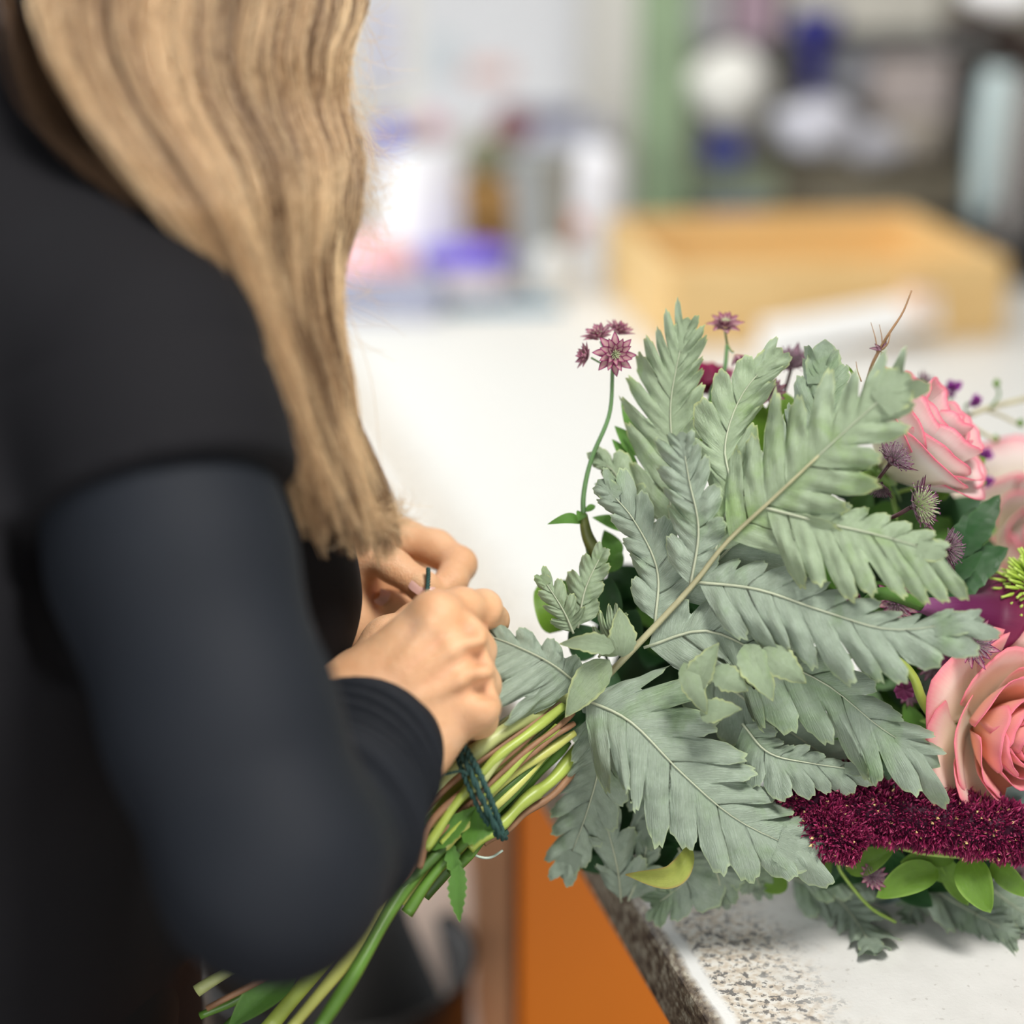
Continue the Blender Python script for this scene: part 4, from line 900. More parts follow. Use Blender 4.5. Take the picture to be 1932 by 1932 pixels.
m_petal = petal_mat('petal_pink_rim', (.96, .88, .68), (.98, .76, .66), (.96, .44, .44), (.88, .24, .30))
m_petal_in = petal_mat('petal_inner', (.95, .50, .24), (.95, .50, .40), (.95, .40, .42), (.86, .22, .30))
m_petal_w = petal_mat('petal_white_rim', (.90, .84, .66), (.94, .88, .83), (.92, .62, .62), (.84, .16, .26))
m_sep = plain('sepal_green', (.20, .34, .08), .45, .2, 60)
def rose(label, c, axis, rad, rings, seed, mat, mat_in, stem_to=None, guard=True):
    """rings: (number, radius share, height share, opening, curl)"""
    rn = random.Random(seed); c = V3(c); Q = frame(axis); t = empty('rose', c, label, 'rose')
    def P(x, y, z): return c + Q @ Vector((x, y, z))
    for ri, (n, rr, hh, op, cu) in enumerate(rings):
        off = rn.uniform(0, 6)
        for k in range(n):
            th = off + 2 * math.pi * k / n + rn.uniform(-.18, .18); ph = (2 * math.pi / n) * rn.uniform(1.25, 1.6) * .5; R0 = rad * rr * rn.uniform(.93, 1.07); H = rad * hh * rn.uniform(.92, 1.08)
            o = op * rn.uniform(.7, 1.3); cl = cu * rn.uniform(.5, 1.5); q = rn.uniform(0, 6); rows = []; uv = []; e = []
            tw = rn.uniform(-.25, .25)
            for i in range(17):
                v = i / 16; row = []
                for j in range(13):
                    u = -1 + j / 6; vv = v * (1 - .22 * abs(u) ** 3.2 + .018 * math.sin(9 * u + q)); a = th + u * ph * (.55 + .45 * math.sin(min(1, vv * 1.25) * math.pi / 2)) + tw * vv
                    r = R0 * (math.sin(min(1, vv * 1.1) * math.pi / 2) ** .75 * (1 - .12 * (1 - o)) + o * .55 * vv ** 3) + rad * cl * max(0, vv - .72) ** 1.6 * 2.2 + rad * .018 * math.sin(5 * u + q) * vv ** 2 - R0 * .10 * u * u * (1 if n < 5 else -.3)
                    z = H * (vv - .28 * o * vv ** 2.5) - rad * cl * max(0, vv - .75) ** 1.4 * 1.6 - rad * .25
                    row.append(P(r * math.cos(a), r * math.sin(a), z)); uv.append((u * .5 + .5, v)); e.append(min(1, .36 * v ** 1.3 + .60 * max(v ** 6, .8 * abs(u) ** 7 * v)))
                rows.append(row)
            M = MB(); M.grid(rows, uv, e); M.build('petal', mat_in if ri < len(rings) - 2 and mat_in else mat, t, thick=.0005)
    M = MB(); M.lathe(P(0, 0, -rad * .38), [(0, -.002), (rad * .14, 0), (rad * .20, rad * .06), (rad * .26, rad * .16), (0, rad * .16)], 14, M=Q); cx = M.build('calyx', m_sep, t)
    for k in range(5):
        a = 2 * math.pi * k / 5 + .4; M = MB(); d = Vector((math.cos(a), math.sin(a), 0))
        p0 = P(d.x * rad * .2, d.y * rad * .2, -rad * .28); p1 = P(d.x * rad * .72, d.y * rad * .72, -rad * .42); leaf(M, p0, p1, rad * .09, nrm=Q @ Vector((0, 0, 1)), fold=.3); M.build('sepal', m_sep, cx)
    if stem_to is not None:
        M = MB(); M.tube(spline([P(0, 0, -rad * .36)] + [V3(s) for s in stem_to], 20), .0018, 8); M.build('stem', m_sep, t)
    return t
big = [(3, .16, 1.06, 0, 0), (3, .24, 1.08, .02, .02), (4, .32, 1.08, .05, .03), (5, .42, 1.06, .10, .05), (5, .54, 1.02, .18, .08), (6, .68, .96, .30, .12), (6, .82, .84, .5, .16), (5, .95, .70, .75, .22)]
rose('large salmon pink rose with ruffled petals, sharp at the right edge', (1868, 1378, 1.085), Vector((.50, -.80, .12)), .0445, big, 3, m_petal, m_petal_in, [(1830, 1300, 1.15), (1760, 1260, 1.16)])
rose('white rose with pink rims, half hidden by the tip of the big frond', (1692, 866, 1.10), Vector((.70, -.20, .72)), .042, [(3, .2, 1.25, 0, 0), (3, .34, 1.25, .0, .02), (4, .50, 1.22, .04, .04), (4, .66, 1.2, .08, .08), (5, .80, 1.1, .16, .16), (5, .92, .95, .3, .26)], 8, m_petal_w, m_petal_w, [(1660, 900, 1.16), (1600, 1150, 1.18)])
rose('large blurred pale pink rose behind, cut by the right edge of the photo', (1905, 1045, 1.235), Vector((.25, -.75, .55)), .056, [(3, .2, 1.0, 0, 0), (4, .36, 1.0, .05, .03), (4, .54, .98, .12, .08), (5, .74, .9, .25, .12), (5, .95, .75, .5, .2)], 12, m_petal_w, None)
# curved neck of a stem reaching the big rose
M = MB(); M.tube(spline([W(1640, 1250, 1.06), W(1690, 1245, 1.055), W(1722, 1275, 1.055), W(1740, 1320, 1.06), W(1765, 1360, 1.07)], 24), lambda t: .0017 + .0012 * t, 10)
tag(M.build('bent_stem', m_st[0]), 'bent green stem arching to the left of the large salmon rose', 'stem')
# astrantias
m_br = petal_mat('bract_maroon', (.30, .18, .22), (.13, .02, .06), (.075, .008, .03), (.04, .004, .018))
m_brp = petal_mat('bract_plum', (.52, .34, .32), (.40, .08, .21), (.20, .018, .085), (.09, .006, .035))
m_fil = plain('filament', (.30, .22, .24), .5, .2, 300); m_anth = plain('anther', (.19, .055, .15), .5, .3, 400); m_filg = plain('filament_green', (.46, .52, .30), .5, .2, 300)
m_stm = plain('maroon_stem', (.07, .025, .03), .5, .3, 60); m_stg = plain('fine_green_stem', (.10, .20, .07), .5, .2, 60)
def astrantia(label, c, axis, r, seed, bm=None, n=110, nb=13, stem=None, lift=.35, group=None, green=False, ms=None):
    rn = random.Random(seed); c = V3(c); Q = frame(axis); t = empty('masterwort', c, label, 'flower', group)
    def P(x, y, z): return c + Q @ Vector((x, y, z))
    M = MB()
    for k in range(nb):
        a = 2 * math.pi * k / nb + rn.uniform(-.1, .1); l = r * rn.uniform(.92, 1.1); w_ = l * .17; z0 = lift * l * rn.uniform(.7, 1.3)
        leaf(M, P(r * .12 * math.cos(a), r * .12 * math.sin(a), -r * .06), P(l * math.cos(a), l * math.sin(a), z0), w_, nrm=Q @ Vector((-math.cos(a) * .4, -math.sin(a) * .4, 1)), fold=.45, droop=-.08, nu=9, nv=5)
    M.build('bracts', bm or m_br, t)
    F = MB(); A = MB()
    for k in range(n):
        zz = 1 - (k + .5) / n * .80; a = k * 2.39996; s = math.sqrt(1 - zz * zz); l = r * rn.uniform(.66, .88)
        d = Vector((s * math.cos(a), s * math.sin(a), zz)); p = P(*(d * l)); b0 = P(*(d * r * .12)); mid = P(*(d * l * .6 + Vector((0, 0, r * .05))))
        F.tube([b0, mid, p], r * .014, 4, cap=False); A.lathe(p, [(0, -r * .03), (r * .032, 0), (0, r * .03)], 5)
    F.build('filaments', m_filg if green else m_fil, t); A.build('anthers', m_anth, t)
    M = MB(); M.lathe(P(0, 0, -r * .12), [(0, -r * .12), (r * .08, -r * .06), (r * .16, r * .12), (0, r * .16)], 10, M=Q); M.build('receptacle', ms or m_stm, t)
    if stem: M = MB(); M.tube(spline([P(0, 0, -r * .2)] + [V3(s) for s in stem], 24), r * .055 + .0003, 7); M.build('stem', ms or m_stm, t)
    return t
AS = [((1728, 955, 1.04), (.75, -.45, .35), .0150, 'sharp maroon masterwort facing right beside the white rose', [(1690, 973, 1.045), (1655, 985, 1.06)], m_br, True),
      ((1682, 872, 1.045), (.55, -.2, .8), .0125, 'dark masterwort in front of the white rose', [(1660, 900, 1.05), (1640, 930, 1.07)], m_br, False),
      ((1662, 915, 1.06), (-.3, -.3, -.6), .0085, 'small drooping maroon masterwort just below the white rose', None, m_br, False),
      ((1782, 1035, 1.055), (.85, -.3, .1), .0130, 'dark masterwort half hidden by the right hand tip of the frond', [(1750, 1040, 1.06), (1700, 1060, 1.08)], m_br, False),
      ((1832, 1212, 1.05), (.4, -.8, .25), .0140, 'masterwort with pale filaments below the purple calla', [(1800, 1200, 1.07), (1750, 1180, 1.09)], m_brp, False),
      ((1690, 1138, 1.075), (.1, -.8, .5), .0135, 'plum masterwort peeking out between two fern lobes', None, m_brp, False),
      ((1810, 1105, 1.09), (-.2, -.4, .8), .0100, 'closed dark masterwort above the purple calla', None, m_br, False),
      ((1640, 1000, 1.075), (.5, -.4, -.2), .0085, 'small maroon masterwort at the frond edge left of the sharp one', None, m_br, False),
      ((1765, 1255, 1.085), (-.3, -.8, .2), .0095, 'dark purple masterwort bud left of the pale masterwort', None, m_br, False),
      ((1645, 1655, 1.075), (.2, -.6, .5), .0085, 'small masterwort under the amaranth', None, m_brp, False),
      ((1716, 1305, 1.10), (.1, -.8, .3), .0085, 'tiny dark masterwort left of the large salmon rose', None, m_br, False),
      ((1925, 1650, 1.09), (-.2, -.7, .5), .0085, 'masterwort at the right edge under the amaranth', None, m_brp, False),
      ((1492, 690, 1.11), (-.1, -.3, .9), .0130, 'blurred maroon masterwort behind the frond top, left of the red bud', [(1480, 740, 1.12), (1460, 800, 1.13)], m_br, False),
      ((1550, 718, 1.10), (.25, -.3, .9), .0125, 'blurred maroon masterwort behind the frond top, right of the red bud', [(1545, 780, 1.12), (1530, 840, 1.13)], m_br, False),
      ((1456, 742, 1.09), (-.2, -.8, .5), .0085, 'pale purple masterwort low behind the frond top', None, m_brp, False),
      ((1742, 733, 1.15), (.6, -.2, .5), .0105, 'dark maroon closed bloom right of the frond tip', [(1715, 760, 1.15), (1690, 800, 1.16)], m_br, False)]
for i, (c, ax, r, lab, st, bm, g) in enumerate(AS): astrantia(lab, c, Vector(ax), r, 20 + i, bm, stem=st, green=g)
# tall plum masterworts
T1 = (1150, 655, 1.075)
def plume(label, heads, stem, ms, extra=None):
    t = empty('masterwort', V3(stem[-1]), label, 'flower')
    M = MB(); M.tube(spline([V3(s) for s in stem], 40), lambda u: .0010 + .0006 * u, 8); M.build('stem', ms, t)
    for i, (c, ax, r, lf) in enumerate(heads):
        rn = random.Random(i + len(heads)); c = V3(c); Q = frame(Vector(ax)); M = MB()
        for ring in range(3):
            nb = 8
            for k in range(nb):
                a = 2 * math.pi * k / nb + ring * .4 + rn.uniform(-.12, .12); l = r * (1 - ring * .13); el = lf + ring * .38
                d = Vector((math.cos(a) * math.cos(el), math.sin(a) * math.cos(el), math.sin(el)))
                leaf(M, c + Q @ (d * r * .08), c + Q @ (d * l), l * .21, nrm=Q @ Vector((-math.cos(a), -math.sin(a), 1.2)), fold=.4, nu=9, nv=5)
        hd = M.build('flower_head', m_brp, t)
        M = MB()
        for k in range(22):
            a = k * 2.4; s = math.sqrt(k / 22) * .5; d = Vector((math.cos(a) * s, math.sin(a) * s, 1)).normalized()
            M.tube([c + Q @ (d * r * .1), c + Q @ (d * r * .5)], r * .018, 4)
        M.build('filaments', m_filg, hd)
        M = MB(); M.tube([c - Q @ Vector((0, 0, r * .12)), (c + V3(stem[0])) / 2 + Vector((0, 0, -.001)), V3(stem[0])], .0006, 6); M.build('stalk', ms, t)
    return t
st1 = [(1156, 690, 1.075), (1150, 780, 1.075), (1118, 860, 1.075), (1103, 920, 1.075), (1101, 970, 1.075), (1112, 1045, 1.075), (1130, 1110, 1.08)]
tq = plume('plum masterwort on a tall bare curved stem, standing free at the left of the bouquet', [((1158, 668, 1.065), (.15, -.9, .15), .0120, .2), ((1132, 640, 1.080), (-.25, -.2, .9), .0108, .5), ((1165, 632, 1.085), (.35, -.1, .9), .0100, .6), ((1112, 674, 1.072), (-.8, -.3, .3), .0088, .6)], st1, m_stg)
for (a, b, w_) in (((1101, 968, 1.074), (1090, 985, 1.07), .0030), ((1098, 985, 1.074), (1030, 992, 1.066), .0030), ((1103, 965, 1.076), (1122, 955, 1.08), .0018)):
    M = MB(); leaf(M, a, b, w_, fold=.4, bow=.28, droop=-.1); M.build('stem_leaf', m_gl, tq)
M = MB(); M.tube(spline([W(1100, 970, 1.074), W(1108, 1010, 1.074), W(1125, 1045, 1.075)], 12), lambda u: .0022 + .0018 * u, 8); M.build('thick_stem', plain('olive_stem', (.12, .14, .03), .5, .3, 60), tq)
plume('plum masterwort with a small side bloom, standing above the frond at the top', [((1368, 618, 1.10), (.0, -.35, 1), .0112, .35), ((1386, 668, 1.10), (.35, -.3, -.5), .0075, .8)], [(1372, 650, 1.10), (1366, 700, 1.10), (1345, 735, 1.105), (1330, 800, 1.11)], m_stg)
# magenta bloom behind, top left
t = empty('magenta_flower', W(1340, 740, 1.16), 'deep magenta bloom half hidden behind the frond top', 'flower'); m_mag = petal_mat('petal_magenta', (.16, .005, .04), (.26, .008, .07), (.34, .014, .10), (.40, .03, .13))
rn = random.Random(2); c = W(1335, 745, 1.16)
for k in range(16):
    a = 2 * math.pi * k / 16 * 1.62; el = .15 + .07 * k; d = Vector((math.cos(a) * math.cos(el), math.sin(a) * math.cos(el) * .8, math.sin(el))); M = MB()
    leaf(M, c, c + d * .021, .0085, nrm=Vector((-d.x, -d.y - .2, 1.0)), fold=.4, nu=9, nv=5, sharp=.6); M.build('petal', m_mag, t)
# lime hellebore-like leaves behind the frond
for i, (a, b, w_, lab) in enumerate([((1330, 850, 1.09), (1310, 765, 1.09), .012, 'yellow-lime leaf behind the frond, below the magenta bloom'), ((1350, 850, 1.095), (1352, 752, 1.095), .011, 'lime leaf standing beside the yellow-lime one'),
    ((1430, 860, 1.10), (1400, 745, 1.10), .012, 'lime leaf behind the small maroon masterworts'), ((1460, 850, 1.105), (1480, 740, 1.10), .012, 'lime leaf right of the others behind the frond top'), ((1340, 900, 1.08), (1300, 840, 1.08), .012, 'dark lime leaf deep between two upper lobes'),
    ((1060, 1190, 1.09), (1015, 1105, 1.09), .011, 'rounded green leaf at the far left of the bouquet'), ((1090, 1160, 1.095), (1060, 1095, 1.095), .011, 'dark rounded leaf behind the small fern tuft')]):
    M = MB(); leaf(M, a, b, w_, fold=.25, bow=.1, sharp=.6, twist=.4 * (-1) ** i); tag(M.build('lime_leaf', m_lm if i not in (4, 6) else m_gl), lab, 'leaf')
# small spikes of dark green leaves at the left edge
t = empty('leafy_spike', W(1160, 1060, 1.085), 'pointed dark green leaves sticking out at the left behind the fern', 'leaf')
for (a, b, w_) in (((1200, 830, 1.085), (1172, 755, 1.085), .004), ((1200, 860, 1.085), (1160, 803, 1.085), .004), ((1200, 900, 1.085), (1155, 828, 1.085), .004), ((1180, 930, 1.085), (1122, 912, 1.085), .0042), ((1180, 960, 1.085), (1135, 935, 1.085), .0035), ((1185, 1000, 1.085), (1118, 975, 1.085), .0038),
    ((1160, 1060, 1.09), (1140, 1000, 1.09), .006), ((1150, 1080, 1.09), (1160, 1020, 1.09), .006), ((1120, 1130, 1.09), (1110, 1060, 1.09), .006)):
    M = MB(); leaf(M, a, b, w_, fold=.4, bow=.08); M.build('leaf_blade', m_gl, t)
# red bud, twig, buds, waxflowers
t = empty('red_bud', W(1537, 700, 1.09), 'tiny pinkish red bud on a green stalk above the frond', 'bud')
M = MB(); M.tube(spline([W(1538, 668, 1.08), W(1533, 700, 1.08), W(1520, 750, 1.085)], 14), .0006, 6); M.build('stalk', m_lm, t)
M = MB(); M.lathe(W(1538, 664, 1.08) - Vector((0, 0, .0014)), [(0, 0), (.0013, .0006), (.0015, .0015), (.0009, .0026), (0, .0030)], 12); M.build('bud', plain('bud_red', (.62, .14, .12), .4), t)
m_twg = plain('twig_brown', (.30, .17, .08), .6, .3, 80)
t = empty('dry_twig', W(1640, 720, 1.07), 'dry brown twig reaching highest above the bouquet', 'twig')
for p, r in (([(1720, 548, 1.05), (1703, 590, 1.052), (1680, 625, 1.055), (1665, 650, 1.06), (1645, 690, 1.065), (1635, 730, 1.075)], .0008), ([(1643, 608, 1.06), (1652, 640, 1.06), (1655, 668, 1.062)], .0003), ([(1659, 612, 1.06), (1664, 640, 1.06), (1662, 665, 1.062)], .0003), ([(1615, 682, 1.06), (1618, 700, 1.06), (1625, 720, 1.062)], .0003), ([(1680, 628, 1.055), (1675, 648, 1.055), (1664, 660, 1.058)], .0004)):
    M = MB(); M.tube(spline([V3(q) for q in p], 18), lambda u, r=r: r * (.5 + .9 * u), 6); M.build('branch', m_twg, t)
for (a, b) in (((1662, 660, 1.06), (1640, 657, 1.06)), ((1662, 662, 1.06), (1650, 648, 1.06)), ((1664, 662, 1.06), (1672, 642, 1.058)), ((1664, 664, 1.06), (1668, 676, 1.058))):
    M = MB(); leaf(M, a, b, .0010, fold=.4, nu=8, nv=5); M.build('dry_petal', m_br, t)
M = MB(); leaf(M, (1612, 712, 1.065), (1597, 688, 1.06), .0008, fold=.3, nu=8, nv=5); M.build('needle', m_lm, t)
m_wax = petal_mat('wax_petal', (.20, .02, .20), (.32, .04, .34), (.46, .09, .44), (.34, .05, .36)); m_wst = plain('wax_stem', (.44, .40, .24), .5, .2, 60)
t = empty('waxflower_branch', W(1760, 840, 1.16), 'branch of small violet waxflowers spreading to the upper right', 'flower branch')
for p, r in (([(1700, 860, 1.13), (1775, 812, 1.16), (1850, 775, 1.19), (1945, 750, 1.22)], .0016), ([(1800, 800, 1.17), (1790, 770, 1.17), (1800, 735, 1.17)], .0007), ([(1825, 790, 1.18), (1822, 765, 1.18), (1836, 760, 1.18)], .0007), ([(1820, 795, 1.175), (1850, 815, 1.18), (1878, 830, 1.18)], .0012),
    ([(1855, 772, 1.19), (1890, 785, 1.2), (1930, 805, 1.2)], .0010), ([(1870, 768, 1.19), (1885, 745, 1.2), (1880, 728, 1.2)], .0008), ([(1790, 808, 1.17), (1800, 830, 1.17), (1806, 815, 1.17)], .0006), ([(1760, 825, 1.15), (1765, 800, 1.15), (1770, 780, 1.15)], .0006), ([(1740, 850, 1.15), (1850, 880, 1.18), (1856, 905, 1.18)], .0006)):
    M = MB(); M.tube(spline([V3(q) for q in p], 16), r, 6); M.build('twig', m_wst if r > .0009 else m_stg, t)
rn = random.Random(6)
for i, (px, py, r) in enumerate(((1800, 733, 20), (1836, 760, 20), (1770, 780, 17), (1806, 815, 15), (1858, 860, 18), (1862, 912, 20), (1835, 910, 12), (1795, 745, 10))):
    c = W(px, py, 1.17); rr = px2m(r, 1.17); M = MB()
    for k in range(9):
        a = rn.uniform(0, 6.28); el = rn.uniform(-.3, 1.3); d = Vector((math.cos(a) * math.cos(el), math.sin(a) * math.cos(el), math.sin(el))); leaf(M, c - d * rr * .3, c + d * rr, rr * .42, nrm=Vector((d.y, -d.x, .5)), fold=.5, nu=7, nv=5, sharp=.6)
    fl = M.build('waxflower', m_wax, t)
for px, py in ((1880, 725), (1878, 830), (1925, 800)):
    M = MB(); M.lathe(W(px, py, 1.19) - Vector((0, 0, .002)), [(0, 0), (.002, .001), (.0022, .003), (.001, .005), (0, .0052)], 10); M.build('bud', m_lm, t)
# calla
t = empty('calla_lily', W(1800, 1160, 1.08), 'dark purple calla lily opening to the right, above the salmon rose', 'flower')
m_cal = petal_mat('calla_purple', (.30, .10, .24), (.15, .012, .09), (.13, .006, .055), (.20, .012, .06))
a0, a1 = W(1735, 1140, 1.055), W(1880, 1172, 1.085); ax = (a1 - a0).normalized(); Q = frame(ax, Vector((0, 0, 1))); rows = []; uv = []; e = []; LN = (a1 - a0).length
for i in range(24):
    v = i / 23; row = []
    for j in range(37):
        th = -math.pi * 1.06 + 2.12 * math.pi * j / 36; s = .5 + .5 * math.cos(th)
        r = .0035 + .0145 * v ** 1.4 + .006 * max(0, v - .8) * 5 * (.35 + .9 * s); z = LN * (v * (.90 + .22 * s)) - .004 * max(0, v - .8) * 5
        row.append(a0 + Q @ Vector((r * (1 + .06 * j / 36) * math.sin(th), r * (1 + .06 * j / 36) * math.cos(th), z))); uv.append((j / 36, v)); e.append(v)
    rows.append(row)
M = MB(); M.grid(rows, uv, e); M.build('spathe', m_cal, t, thick=.0008)
M = MB(); M.tube(spline([a0 + ax * .002, a0 - ax * .03, W(1600, 1200, 1.13)], 14), .0034, 10); M.build('stem', m_gl, t)
# lime chrysanthemum
t = empty('chrysanthemum', W(1925, 1130, 1.09), 'lime green spiky chrysanthemum at the right edge above the salmon rose', 'flower')
m_chr = petal_mat('chrysanthemum_lime', (.20, .34, .01), (.34, .52, .03), (.50, .68, .09), (.58, .74, .16)); rn = random.Random(9); c = W(1962, 1118, 1.085)
for ring in range(9):
    el = -.3 + ring * .20; n = max(6, int(36 * math.cos(el))); M = MB()
    for k in range(n):
        a = 2 * math.pi * k / n + ring * .35; d = Vector((math.cos(a) * math.cos(el), -math.sin(el), math.sin(a) * math.cos(el))); rr = .0250 * rn.uniform(.88, 1.08)
        p = c + d * .009; tp_ = c + d * rr; M.tube(spline([p, (p + tp_) / 2 + Vector((0, -.0006, .0008)), tp_ + Vector((rn.uniform(-1, 1), rn.uniform(-1, 0), rn.uniform(-1, 1))) * .0014], 7), lambda u: .0011 * (.6 + .6 * u) * (1 if u < .8 else .6), 6)
        M.e[-44:] = [min(1, .15 + .85 * ((i // 6) / 6)) for i in range(44)]
    M.build('florets', m_chr, t)
# amaranth
m_am = NT('amaranth_crimson'); ee = m_am.attr()
m_am.col(m_am.ramp(ee, [(.0, (.05, .003, .022)), (.35, (.16, .007, .045)), (.75, (.33, .025, .10)), (.93, (.50, .10, .20)), (.955, (.70, .46, .20)), (1, (.80, .60, .26))])); m_am.set(Roughness=.6, Specular_IOR_Level=.25); m_am = m_am.m
t = empty('amaranth', W(1700, 1545, 1.07), 'thick crimson amaranth plume along the lower right of the bouquet', 'flower')
def plume_part(name, path, r0, r1, n, seed):
    rn = random.Random(seed); P = spline([V3(p) for p in path], 80); M = MB(); M.tube(P[::4], lambda u: (r0 + (r1 - r0) * u) * .72, 14, e=.0)
    for k in range(n):
        s = rn.random(); f = s * 78.9; i = int(f); p = P[i].lerp(P[i + 1], f - i); tt = (P[min(79, i + 3)] - P[max(0, i - 3)]).normalized(); u = tt.orthogonal().normalized(); b = tt.cross(u); a = rn.uniform(0, 6.283); d = u * math.cos(a) + b * math.sin(a)
        if d.y > .55: continue
        lump = 1 + .13 * math.sin(s * 62 + 2.5 * math.sin(a * 2 + s * 9)) * math.cos(a * 4 + s * 21) + .07 * math.sin(a * 9 + s * 110); R0 = (r0 + (r1 - r0) * s) * (.80 + .2 * rn.random()) * lump * (1 if .03 < s < .97 else .7); c = p + d * R0; ln = .0027 * rn.uniform(.6, 1.7); dd = (d + tt * rn.uniform(-.7, .7) + u * rn.uniform(-.5, .5)).normalized()
        gold = rn.random() < .022; w_ = .00050 * (1.8 if gold else rn.uniform(.8, 1.6)); x = dd.orthogonal().normalized(); y = dd.cross(x); ev = 1.0 if gold else rn.random() ** 1.5 * .9
        if gold: ln *= .6
        b0 = c - dd * .0015; m_ = c + dd * ln * .35; M.add([b0, m_ + x * w_, m_ - x * .5 * w_ + y * .87 * w_, m_ - x * .5 * w_ - y * .87 * w_, c + dd * ln], [(0, 2, 1), (0, 3, 2), (0, 1, 3), (1, 2, 4), (2, 3, 4), (3, 1, 4)], e=[ev * .4 if not gold else 1, ev, ev, ev, min(.93, ev + .25) if not gold else 1])
    return M.build(name, m_am, t, smooth=False)
plume_part('plume', [(1455, 1500, 1.075), (1540, 1515, 1.07), (1660, 1530, 1.065), (1800, 1552, 1.062), (1960, 1578, 1.06)], .0185, .0145, 13000, 1)
plume_part('side_plume', [(1540, 1540, 1.06), (1570, 1570, 1.055), (1625, 1598, 1.055)], .0155, .0095, 4500, 2)
plume_part('side_plume', [(1560, 1480, 1.08), (1600, 1460, 1.085), (1645, 1475, 1.08)], .010, .008, 1800, 3)
plume_part('side_plume', [(1500, 1540, 1.07), (1540, 1580, 1.065), (1570, 1610, 1.062)], .010, .007, 1800, 4)
# leafy sprigs
def sprig(label, stem, leaves, mat, sm=None, group=None, teeth=0, tn=8, r=.0009, fold=.22):
    t = empty('leafy_sprig', V3(stem[0]), label, 'leafy sprig', group)
    M = MB(); M.tube(spline([V3(s) for s in stem], 24), r, 7); M.build('stem', sm or mat, t)
    for i, q in enumerate(leaves):
        M = MB(); P = leaf(M, q[0], q[1], q[2], nrm=q[3] if len(q) > 3 else None, fold=fold, bow=.05, teeth=teeth, tn=tn, sharp=.8, twist=.3 * (-1) ** i); M.build('leaf_blade', mat, t)
    return t
m_stl = plain('sprig_lime', (.30, .44, .08), .4, .15, 60)
sprig('bright green sprig of oval leaves lying under the amaranth', [(1670, 1592, 1.085), (1740, 1610, 1.08), (1830, 1618, 1.078), (1945, 1622, 1.075)], [((1770, 1640, 1.075), (1655, 1690, 1.07), .0085), ((1820, 1615, 1.07), (1870, 1720, 1.058), .0095), ((1800, 1620, 1.085), (1700, 1625, 1.085), .0055),
    ((1740, 1605, 1.09), (1800, 1575, 1.09), .006), ((1850, 1612, 1.085), (1760, 1590, 1.092), .006), ((1870, 1625, 1.075), (1945, 1690, 1.065), .0060), ((1780, 1620, 1.09), (1830, 1710, 1.09), .006), ((1730, 1605, 1.09), (1790, 1665, 1.088), .005), ((1870, 1615, 1.085), (1915, 1590, 1.09), .006)], m_lm, m_stl)
sprig('green leaf pair just below the side plume of the amaranth', [(1580, 1625, 1.09), (1590, 1650, 1.09), (1640, 1710, 1.095), (1690, 1740, 1.10)], [((1595, 1640, 1.08), (1685, 1600, 1.072), .0075), ((1570, 1630, 1.09), (1500, 1650, 1.095), .0085), ((1480, 1650, 1.10), (1440, 1680, 1.10), .008)], m_lm, m_stl)
sprig('bright leaf pair to the right of the white rose', [(1690, 930, 1.12), (1740, 915, 1.12), (1775, 895, 1.12)], [((1780, 898, 1.12), (1860, 862, 1.12), .0085), ((1782, 896, 1.118), (1862, 908, 1.115), .0080), ((1770, 870, 1.13), (1800, 845, 1.13), .0060), ((1738, 925, 1.125), (1800, 905, 1.13), .0085)], m_lm, m_stl)
sprig('dark glossy toothed leaves in front of the blurred pale rose', [(1700, 1120, 1.10), (1770, 1080, 1.09), (1830, 1020, 1.085)], [((1800, 1050, 1.085), (1885, 930, 1.085), .0085), ((1795, 1070, 1.085), (1840, 955, 1.085), .0090), ((1740, 1120, 1.09), (1900, 1030, 1.08), .0130), ((1790, 1100, 1.08), (1850, 1040, 1.072), .0045)], m_dk, teeth=.22, tn=6)
sprig('dark green leaf spray beneath the right tip of the frond', [(1650, 1100, 1.12), (1720, 1110, 1.11), (1800, 1100, 1.10)], [((1700, 1090, 1.12), (1780, 1000, 1.11), .012), ((1720, 1110, 1.11), (1800, 1060, 1.10), .012), ((1690, 1020, 1.12), (1760, 960, 1.13), .012), ((1730, 1020, 1.10), (1790, 980, 1.095), .009), ((1640, 960, 1.12), (1700, 1020, 1.11), .013)], m_gl)
sprig('dark leaf between the frond tip and the amaranth', [(1640, 1480, 1.13), (1700, 1450, 1.12), (1740, 1440, 1.12)], [((1660, 1440, 1.12), (1745, 1490, 1.11), .016), ((1745, 1420, 1.11), (1756, 1500, 1.10), .004)], m_dk)
sprig('green leaf tips beside the left of the large salmon rose', [(1720, 1400, 1.12), (1730, 1350, 1.11), (1715, 1320, 1.11)], [((1735, 1395, 1.10), (1708, 1330, 1.095), .006), ((1750, 1440, 1.09), (1745, 1370, 1.09), .004)], m_gl)
M = MB(); leaf(M, (1960, 1560, 1.07), (1905, 1490, 1.06), .010, sharp=.6); tag(M.build('round_leaf', m_bl), 'grey-green rounded leaf at the right edge under the salmon rose', 'leaf')
M = MB(); leaf(M, (1735, 1330, 1.12), (1800, 1260, 1.11), .013, sharp=.6); tag(M.build('round_leaf', m_bl), 'dark grey-green rounded leaf behind the left petals of the salmon rose', 'leaf')
M = MB(); leaf(M, T(1640, 1690, .004), T(1730, 1640, .02), .012, nrm=up, sharp=.6); tag(M.build('round_leaf', m_bl), 'grey-green rounded leaf on the worktop below the bright sprig', 'leaf')
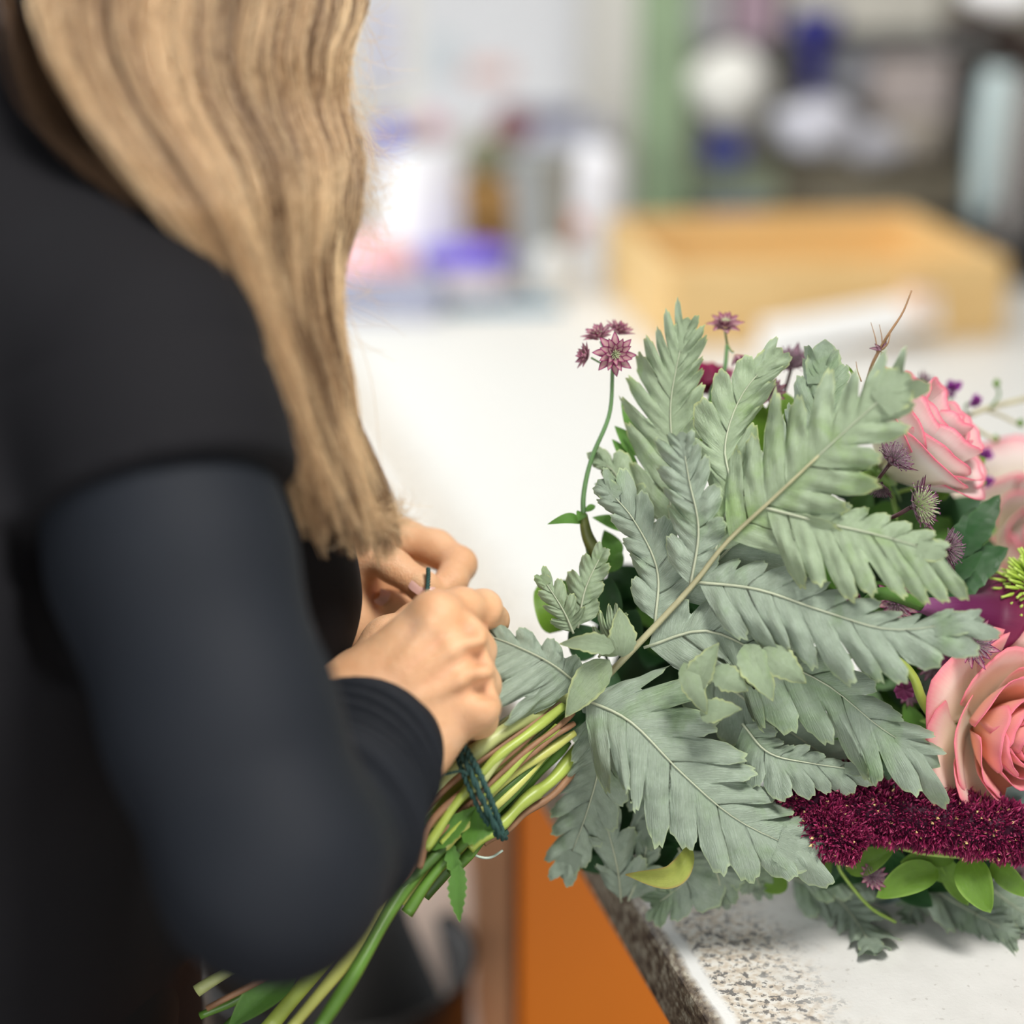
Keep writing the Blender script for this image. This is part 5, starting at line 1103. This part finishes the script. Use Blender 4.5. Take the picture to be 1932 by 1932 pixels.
sprig('dark green sprig in the gap left of the big midrib', [(1150, 1260, 1.09), (1130, 1180, 1.09), (1150, 1080, 1.09)], [((1120, 1240, 1.085), (1080, 1180, 1.08), .010), ((1150, 1230, 1.085), (1200, 1150, 1.085), .011), ((1130, 1180, 1.085), (1150, 1090, 1.08), .010), ((1170, 1280, 1.08), (1120, 1290, 1.075), .009), ((1130, 1140, 1.09), (1100, 1080, 1.09), .008)], m_dk)
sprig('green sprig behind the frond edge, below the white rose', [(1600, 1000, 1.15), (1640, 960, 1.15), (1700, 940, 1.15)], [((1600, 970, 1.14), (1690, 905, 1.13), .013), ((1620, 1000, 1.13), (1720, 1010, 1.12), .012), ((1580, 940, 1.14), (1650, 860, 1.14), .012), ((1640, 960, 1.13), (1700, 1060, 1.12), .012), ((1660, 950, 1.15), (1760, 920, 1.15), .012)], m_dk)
# small violet buds between frond and rose
m_vb = petal_mat('bud_violet', (.10, .01, .05), (.12, .01, .06), (.20, .03, .12), (.26, .06, .18))
rn = random.Random(31)
for i, (px, py, r, lab) in enumerate(((1782, 1236, 26, 'rounded violet bud under the frond tip at the right'), (1706, 1300, 22, 'dark violet bud hanging left of the bent stem'), (1730, 1222, 18, 'small violet bud right under the long frond lobe'), (1610, 1130, 16, 'violet bud in the gap between two right hand lobes'))):
    c = W(px, py, 1.075); rr = px2m(r, 1.075); M = MB()
    for k in range(8):
        a = k * .8; d = Vector((math.cos(a), -.5, math.sin(a))).normalized(); leaf(M, c - d * rr * .4, c + d * rr, rr * .5, nrm=Vector((-d.x * .4, -1, -d.z * .4)), fold=-.4, nu=8, nv=5, sharp=.6)
    tag(M.build('violet_bud', m_vb), lab, 'bud')
for k in range(19):  # dark sprigs added to stand for the shadow under the bouquet
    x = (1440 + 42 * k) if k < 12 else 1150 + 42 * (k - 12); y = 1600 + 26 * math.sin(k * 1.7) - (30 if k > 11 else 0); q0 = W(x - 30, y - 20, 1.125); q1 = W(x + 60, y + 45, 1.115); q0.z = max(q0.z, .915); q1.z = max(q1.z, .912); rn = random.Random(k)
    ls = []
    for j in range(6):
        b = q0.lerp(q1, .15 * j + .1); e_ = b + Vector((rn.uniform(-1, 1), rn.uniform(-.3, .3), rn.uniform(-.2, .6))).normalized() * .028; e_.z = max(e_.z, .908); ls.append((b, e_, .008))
    sprig('dark green sprig added for the shade under the amaranth plume, resting on the worktop', [q0, q0.lerp(q1, .5), q1], ls, m_dk, m_stg, 'dark sprigs under the amaranth')
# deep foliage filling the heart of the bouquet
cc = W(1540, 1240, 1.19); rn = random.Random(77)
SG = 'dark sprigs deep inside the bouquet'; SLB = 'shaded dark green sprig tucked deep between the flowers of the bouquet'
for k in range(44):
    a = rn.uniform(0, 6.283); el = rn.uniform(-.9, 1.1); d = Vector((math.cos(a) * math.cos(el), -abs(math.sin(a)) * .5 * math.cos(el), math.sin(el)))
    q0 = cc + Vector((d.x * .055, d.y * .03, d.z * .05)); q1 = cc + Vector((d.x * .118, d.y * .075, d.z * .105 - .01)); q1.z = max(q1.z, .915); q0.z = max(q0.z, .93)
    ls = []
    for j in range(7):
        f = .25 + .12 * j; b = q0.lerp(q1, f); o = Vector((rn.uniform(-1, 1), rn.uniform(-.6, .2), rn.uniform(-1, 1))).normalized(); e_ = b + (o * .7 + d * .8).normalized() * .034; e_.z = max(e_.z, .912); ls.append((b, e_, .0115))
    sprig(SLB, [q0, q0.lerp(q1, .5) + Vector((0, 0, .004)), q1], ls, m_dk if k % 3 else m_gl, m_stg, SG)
# ---------------------------------------------------------------- groups of alike things
GR = {'masterwort': 'masterworts in the bouquet', 'fern_leaflet': 'fern leaflets curled over the big frond', 'flower_stem': 'flower stems bundled below the hand', 'fern_frond': 'fern fronds of the bouquet', 'rose': 'roses of the bouquet',
      'leafy_sprig': 'leafy sprigs of the bouquet', 'lime_leaf': 'single leaves behind the fern', 'violet_bud': 'violet buds beside the salmon rose', 'round_leaf': 'grey-green rounded leaves', 'crinkled_leaf': 'leaves among the stems',
      'binder': 'files on the top shelf', 'white_cone': 'white paper on the shelf', 'beige_bundle': 'bundles on the shelves', 'paper_sheet': 'sheets on the back wall'}
for o in list(COL.objects):
    if o.parent is None and 'group' not in o and o.get('category'):
        g = GR.get(o.name.split('.')[0])
        if g: o['group'] = g
